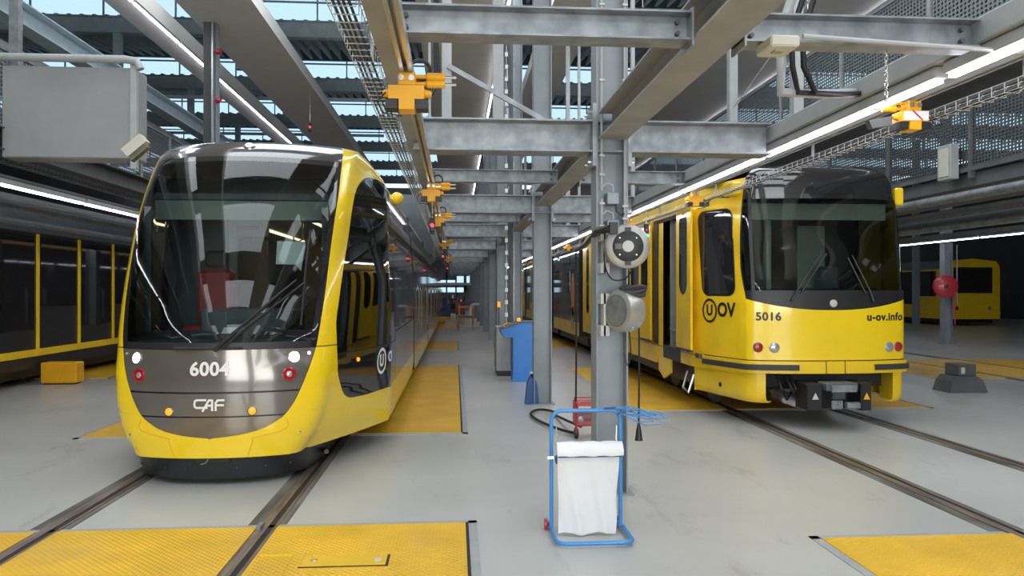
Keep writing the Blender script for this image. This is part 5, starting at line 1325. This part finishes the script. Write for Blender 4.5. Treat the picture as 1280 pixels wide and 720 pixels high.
# ------------------------------------------------------------------ far aisle
t = thing('work_stool', 'small metal work stool with reddish top standing in the far aisle', 'stool', (.45, 31, 0))
MB().bevbox(.12, .72, 30.9, 31.3, .52, .60, .02).build('seat', M_wood, t)
for (x, y) in ((.16, 30.95), (.68, 30.95), (.16, 31.25), (.68, 31.25)): MB().tube([(x, y, .52), (x+(.04 if x > .4 else -.04), y, 0)], .022, 6).build('leg', M_alu, t)
MB().tube([(.14, 30.93, .15), (.9, 30.93, .12)], .02, 6).build('crossbar', M_alu, t)
t = thing('pipe_stand', 'bent white pipe rising from the floor beside the far stool', 'pipe', (.75, 31.5, 0))
MB().tube([(.66, 33, .0), (.66, 33, .85), (.70, 33, .98), (.82, 33, 1.02), (1.05, 33, 1.02)], .06, 10).build('pipe', M_white, t)
def trolley(x, y, label, body, w_=.9, h_=.9, extra=True):
    t = thing('tool_trolley', label, 'trolley', (x, y, 0))
    MB().bevbox(x-w_/2, x+w_/2, y, y+.6, .15, h_, .02).build('body', body, t)
    for k in range(3): MB().box(x-w_/2+.04, x+w_/2-.04, y-.01, y, .2+k*(h_-.25)/3, .2+(k+.8)*(h_-.25)/3).build('drawer', M_coldark if k != 1 else body, t)
    for sx in (-1, 1):
        for sy in (.08, .52): MB().lathe([(.05, -.02), (.075, 0), (.05, .02)], (x+sx*(w_/2-.08), y+sy, .075), (1, 0, 0), 14).build('wheel', M_black, t)
    MB().tube([(x-w_/2, y+.1, h_), (x-w_/2-.1, y+.1, h_+.1), (x-w_/2-.1, y+.5, h_+.1), (x-w_/2, y+.5, h_)], .02, 6).build('handle', M_alu, t)
    if extra:
        rnd = random.Random(int(x*100+y))
        for k in range(5): a = x-w_/2+.1+k*w_/6; hh = .12+.35*rnd.random(); MB().bevbox(a, a+.1, y+.1, y+.3, h_, h_+hh, .01).build('tool', rnd.choice([M_black, M_alu, M_dblue, M_red, M_coldark]), t)
trolley(-1.9, 44, 'dark tool trolley loaded with tools at the end of the aisle, left one', M_coldark)
trolley(-.7, 43, 'dark blue tool trolley loaded with tools at the end of the aisle', M_dblue)
trolley(.3, 46, 'red tool trolley among the dark ones at the end of the aisle', M_red, .6, .95)
trolley(-1.2, 48, 'tall dark grey tool trolley behind the blue one at the end of the aisle', M_coldark, 1.2, 1.15)
trolley(-2.9, 50, 'black tool trolley far back at the left of the aisle end', M_black, 1.1, 1.1)
trolley(-1.5, 41.5, 'low dark tool trolley in front of the others at the end of the aisle', M_black, 1.0, .8)
trolley(-.3, 49, 'wide black workbench trolley farthest at the end of the aisle', M_black, 1.5, 1.1)
t = thing('work_platform', 'yellow wheeled work platform beside the far columns', 'platform', (.5, 38, 0))
MB().box(.15, .95, 38, 39.2, .75, .82).build('deck', M_orange, t)
MB().box(.2, .9, 38.02, 38.06, .2, .35).build('brace', M_orange, t)
for (x, y) in ((.2, 38.05), (.9, 38.05), (.2, 39.15), (.9, 39.15)): MB().box(x-.04, x+.04, y-.04, y+.04, 0, .95).build('leg', M_orange, t)
t = thing('floor_jack', 'small yellow floor jack at the far end of the left tram', 'jack', (-.75, 36.5, 0))
MB().bevbox(-1.0, -.45, 36.9, 37.6, .05, .32, .02).build('body', M_orange, t); MB().cyl((-.9, 36.88, .12), (-.9, 36.9, .12), .08, 12).build('wheel', M_black, t)
t = thing('red_hose', 'red hose hanging down the dark column beyond the blue desk', 'hose', (1.05, 25, 0))
for q in range(3): MB().tube([(1.40+.05*q, 25.1, 2.9), (1.42+.04*q, 25.05, 2.0), (1.38+.05*q, 25.1, .9)], .035, 6).build('hose', M_red, t)
er = MB().box(-9, 4, 58.0, 58.25, 2.02, 2.22)
for x in (-8.9, -5, 3.8): er.box(x-.05, x+.05, 58.05, 58.2, 0, 2.02)
tag(er.build('end_railing', M_white), 'white horizontal railing in front of the far windows', 'railing')
tag(MB().bevbox(-1.75, -1.25, 55, 55.1, 2.5, 3.1, .02).box(-1.52, -1.48, 55.03, 55.07, 3.1, 9.9).build('hanging_sign', M_yellow), 'yellow hanging board near the far windows above the left tram', 'board')
tag(MB().box(-1.9, 1.0, 56, 61.95, 4.12, 4.7).build('end_duct', M_beige), 'beige duct across the far end of the aisle', 'duct')
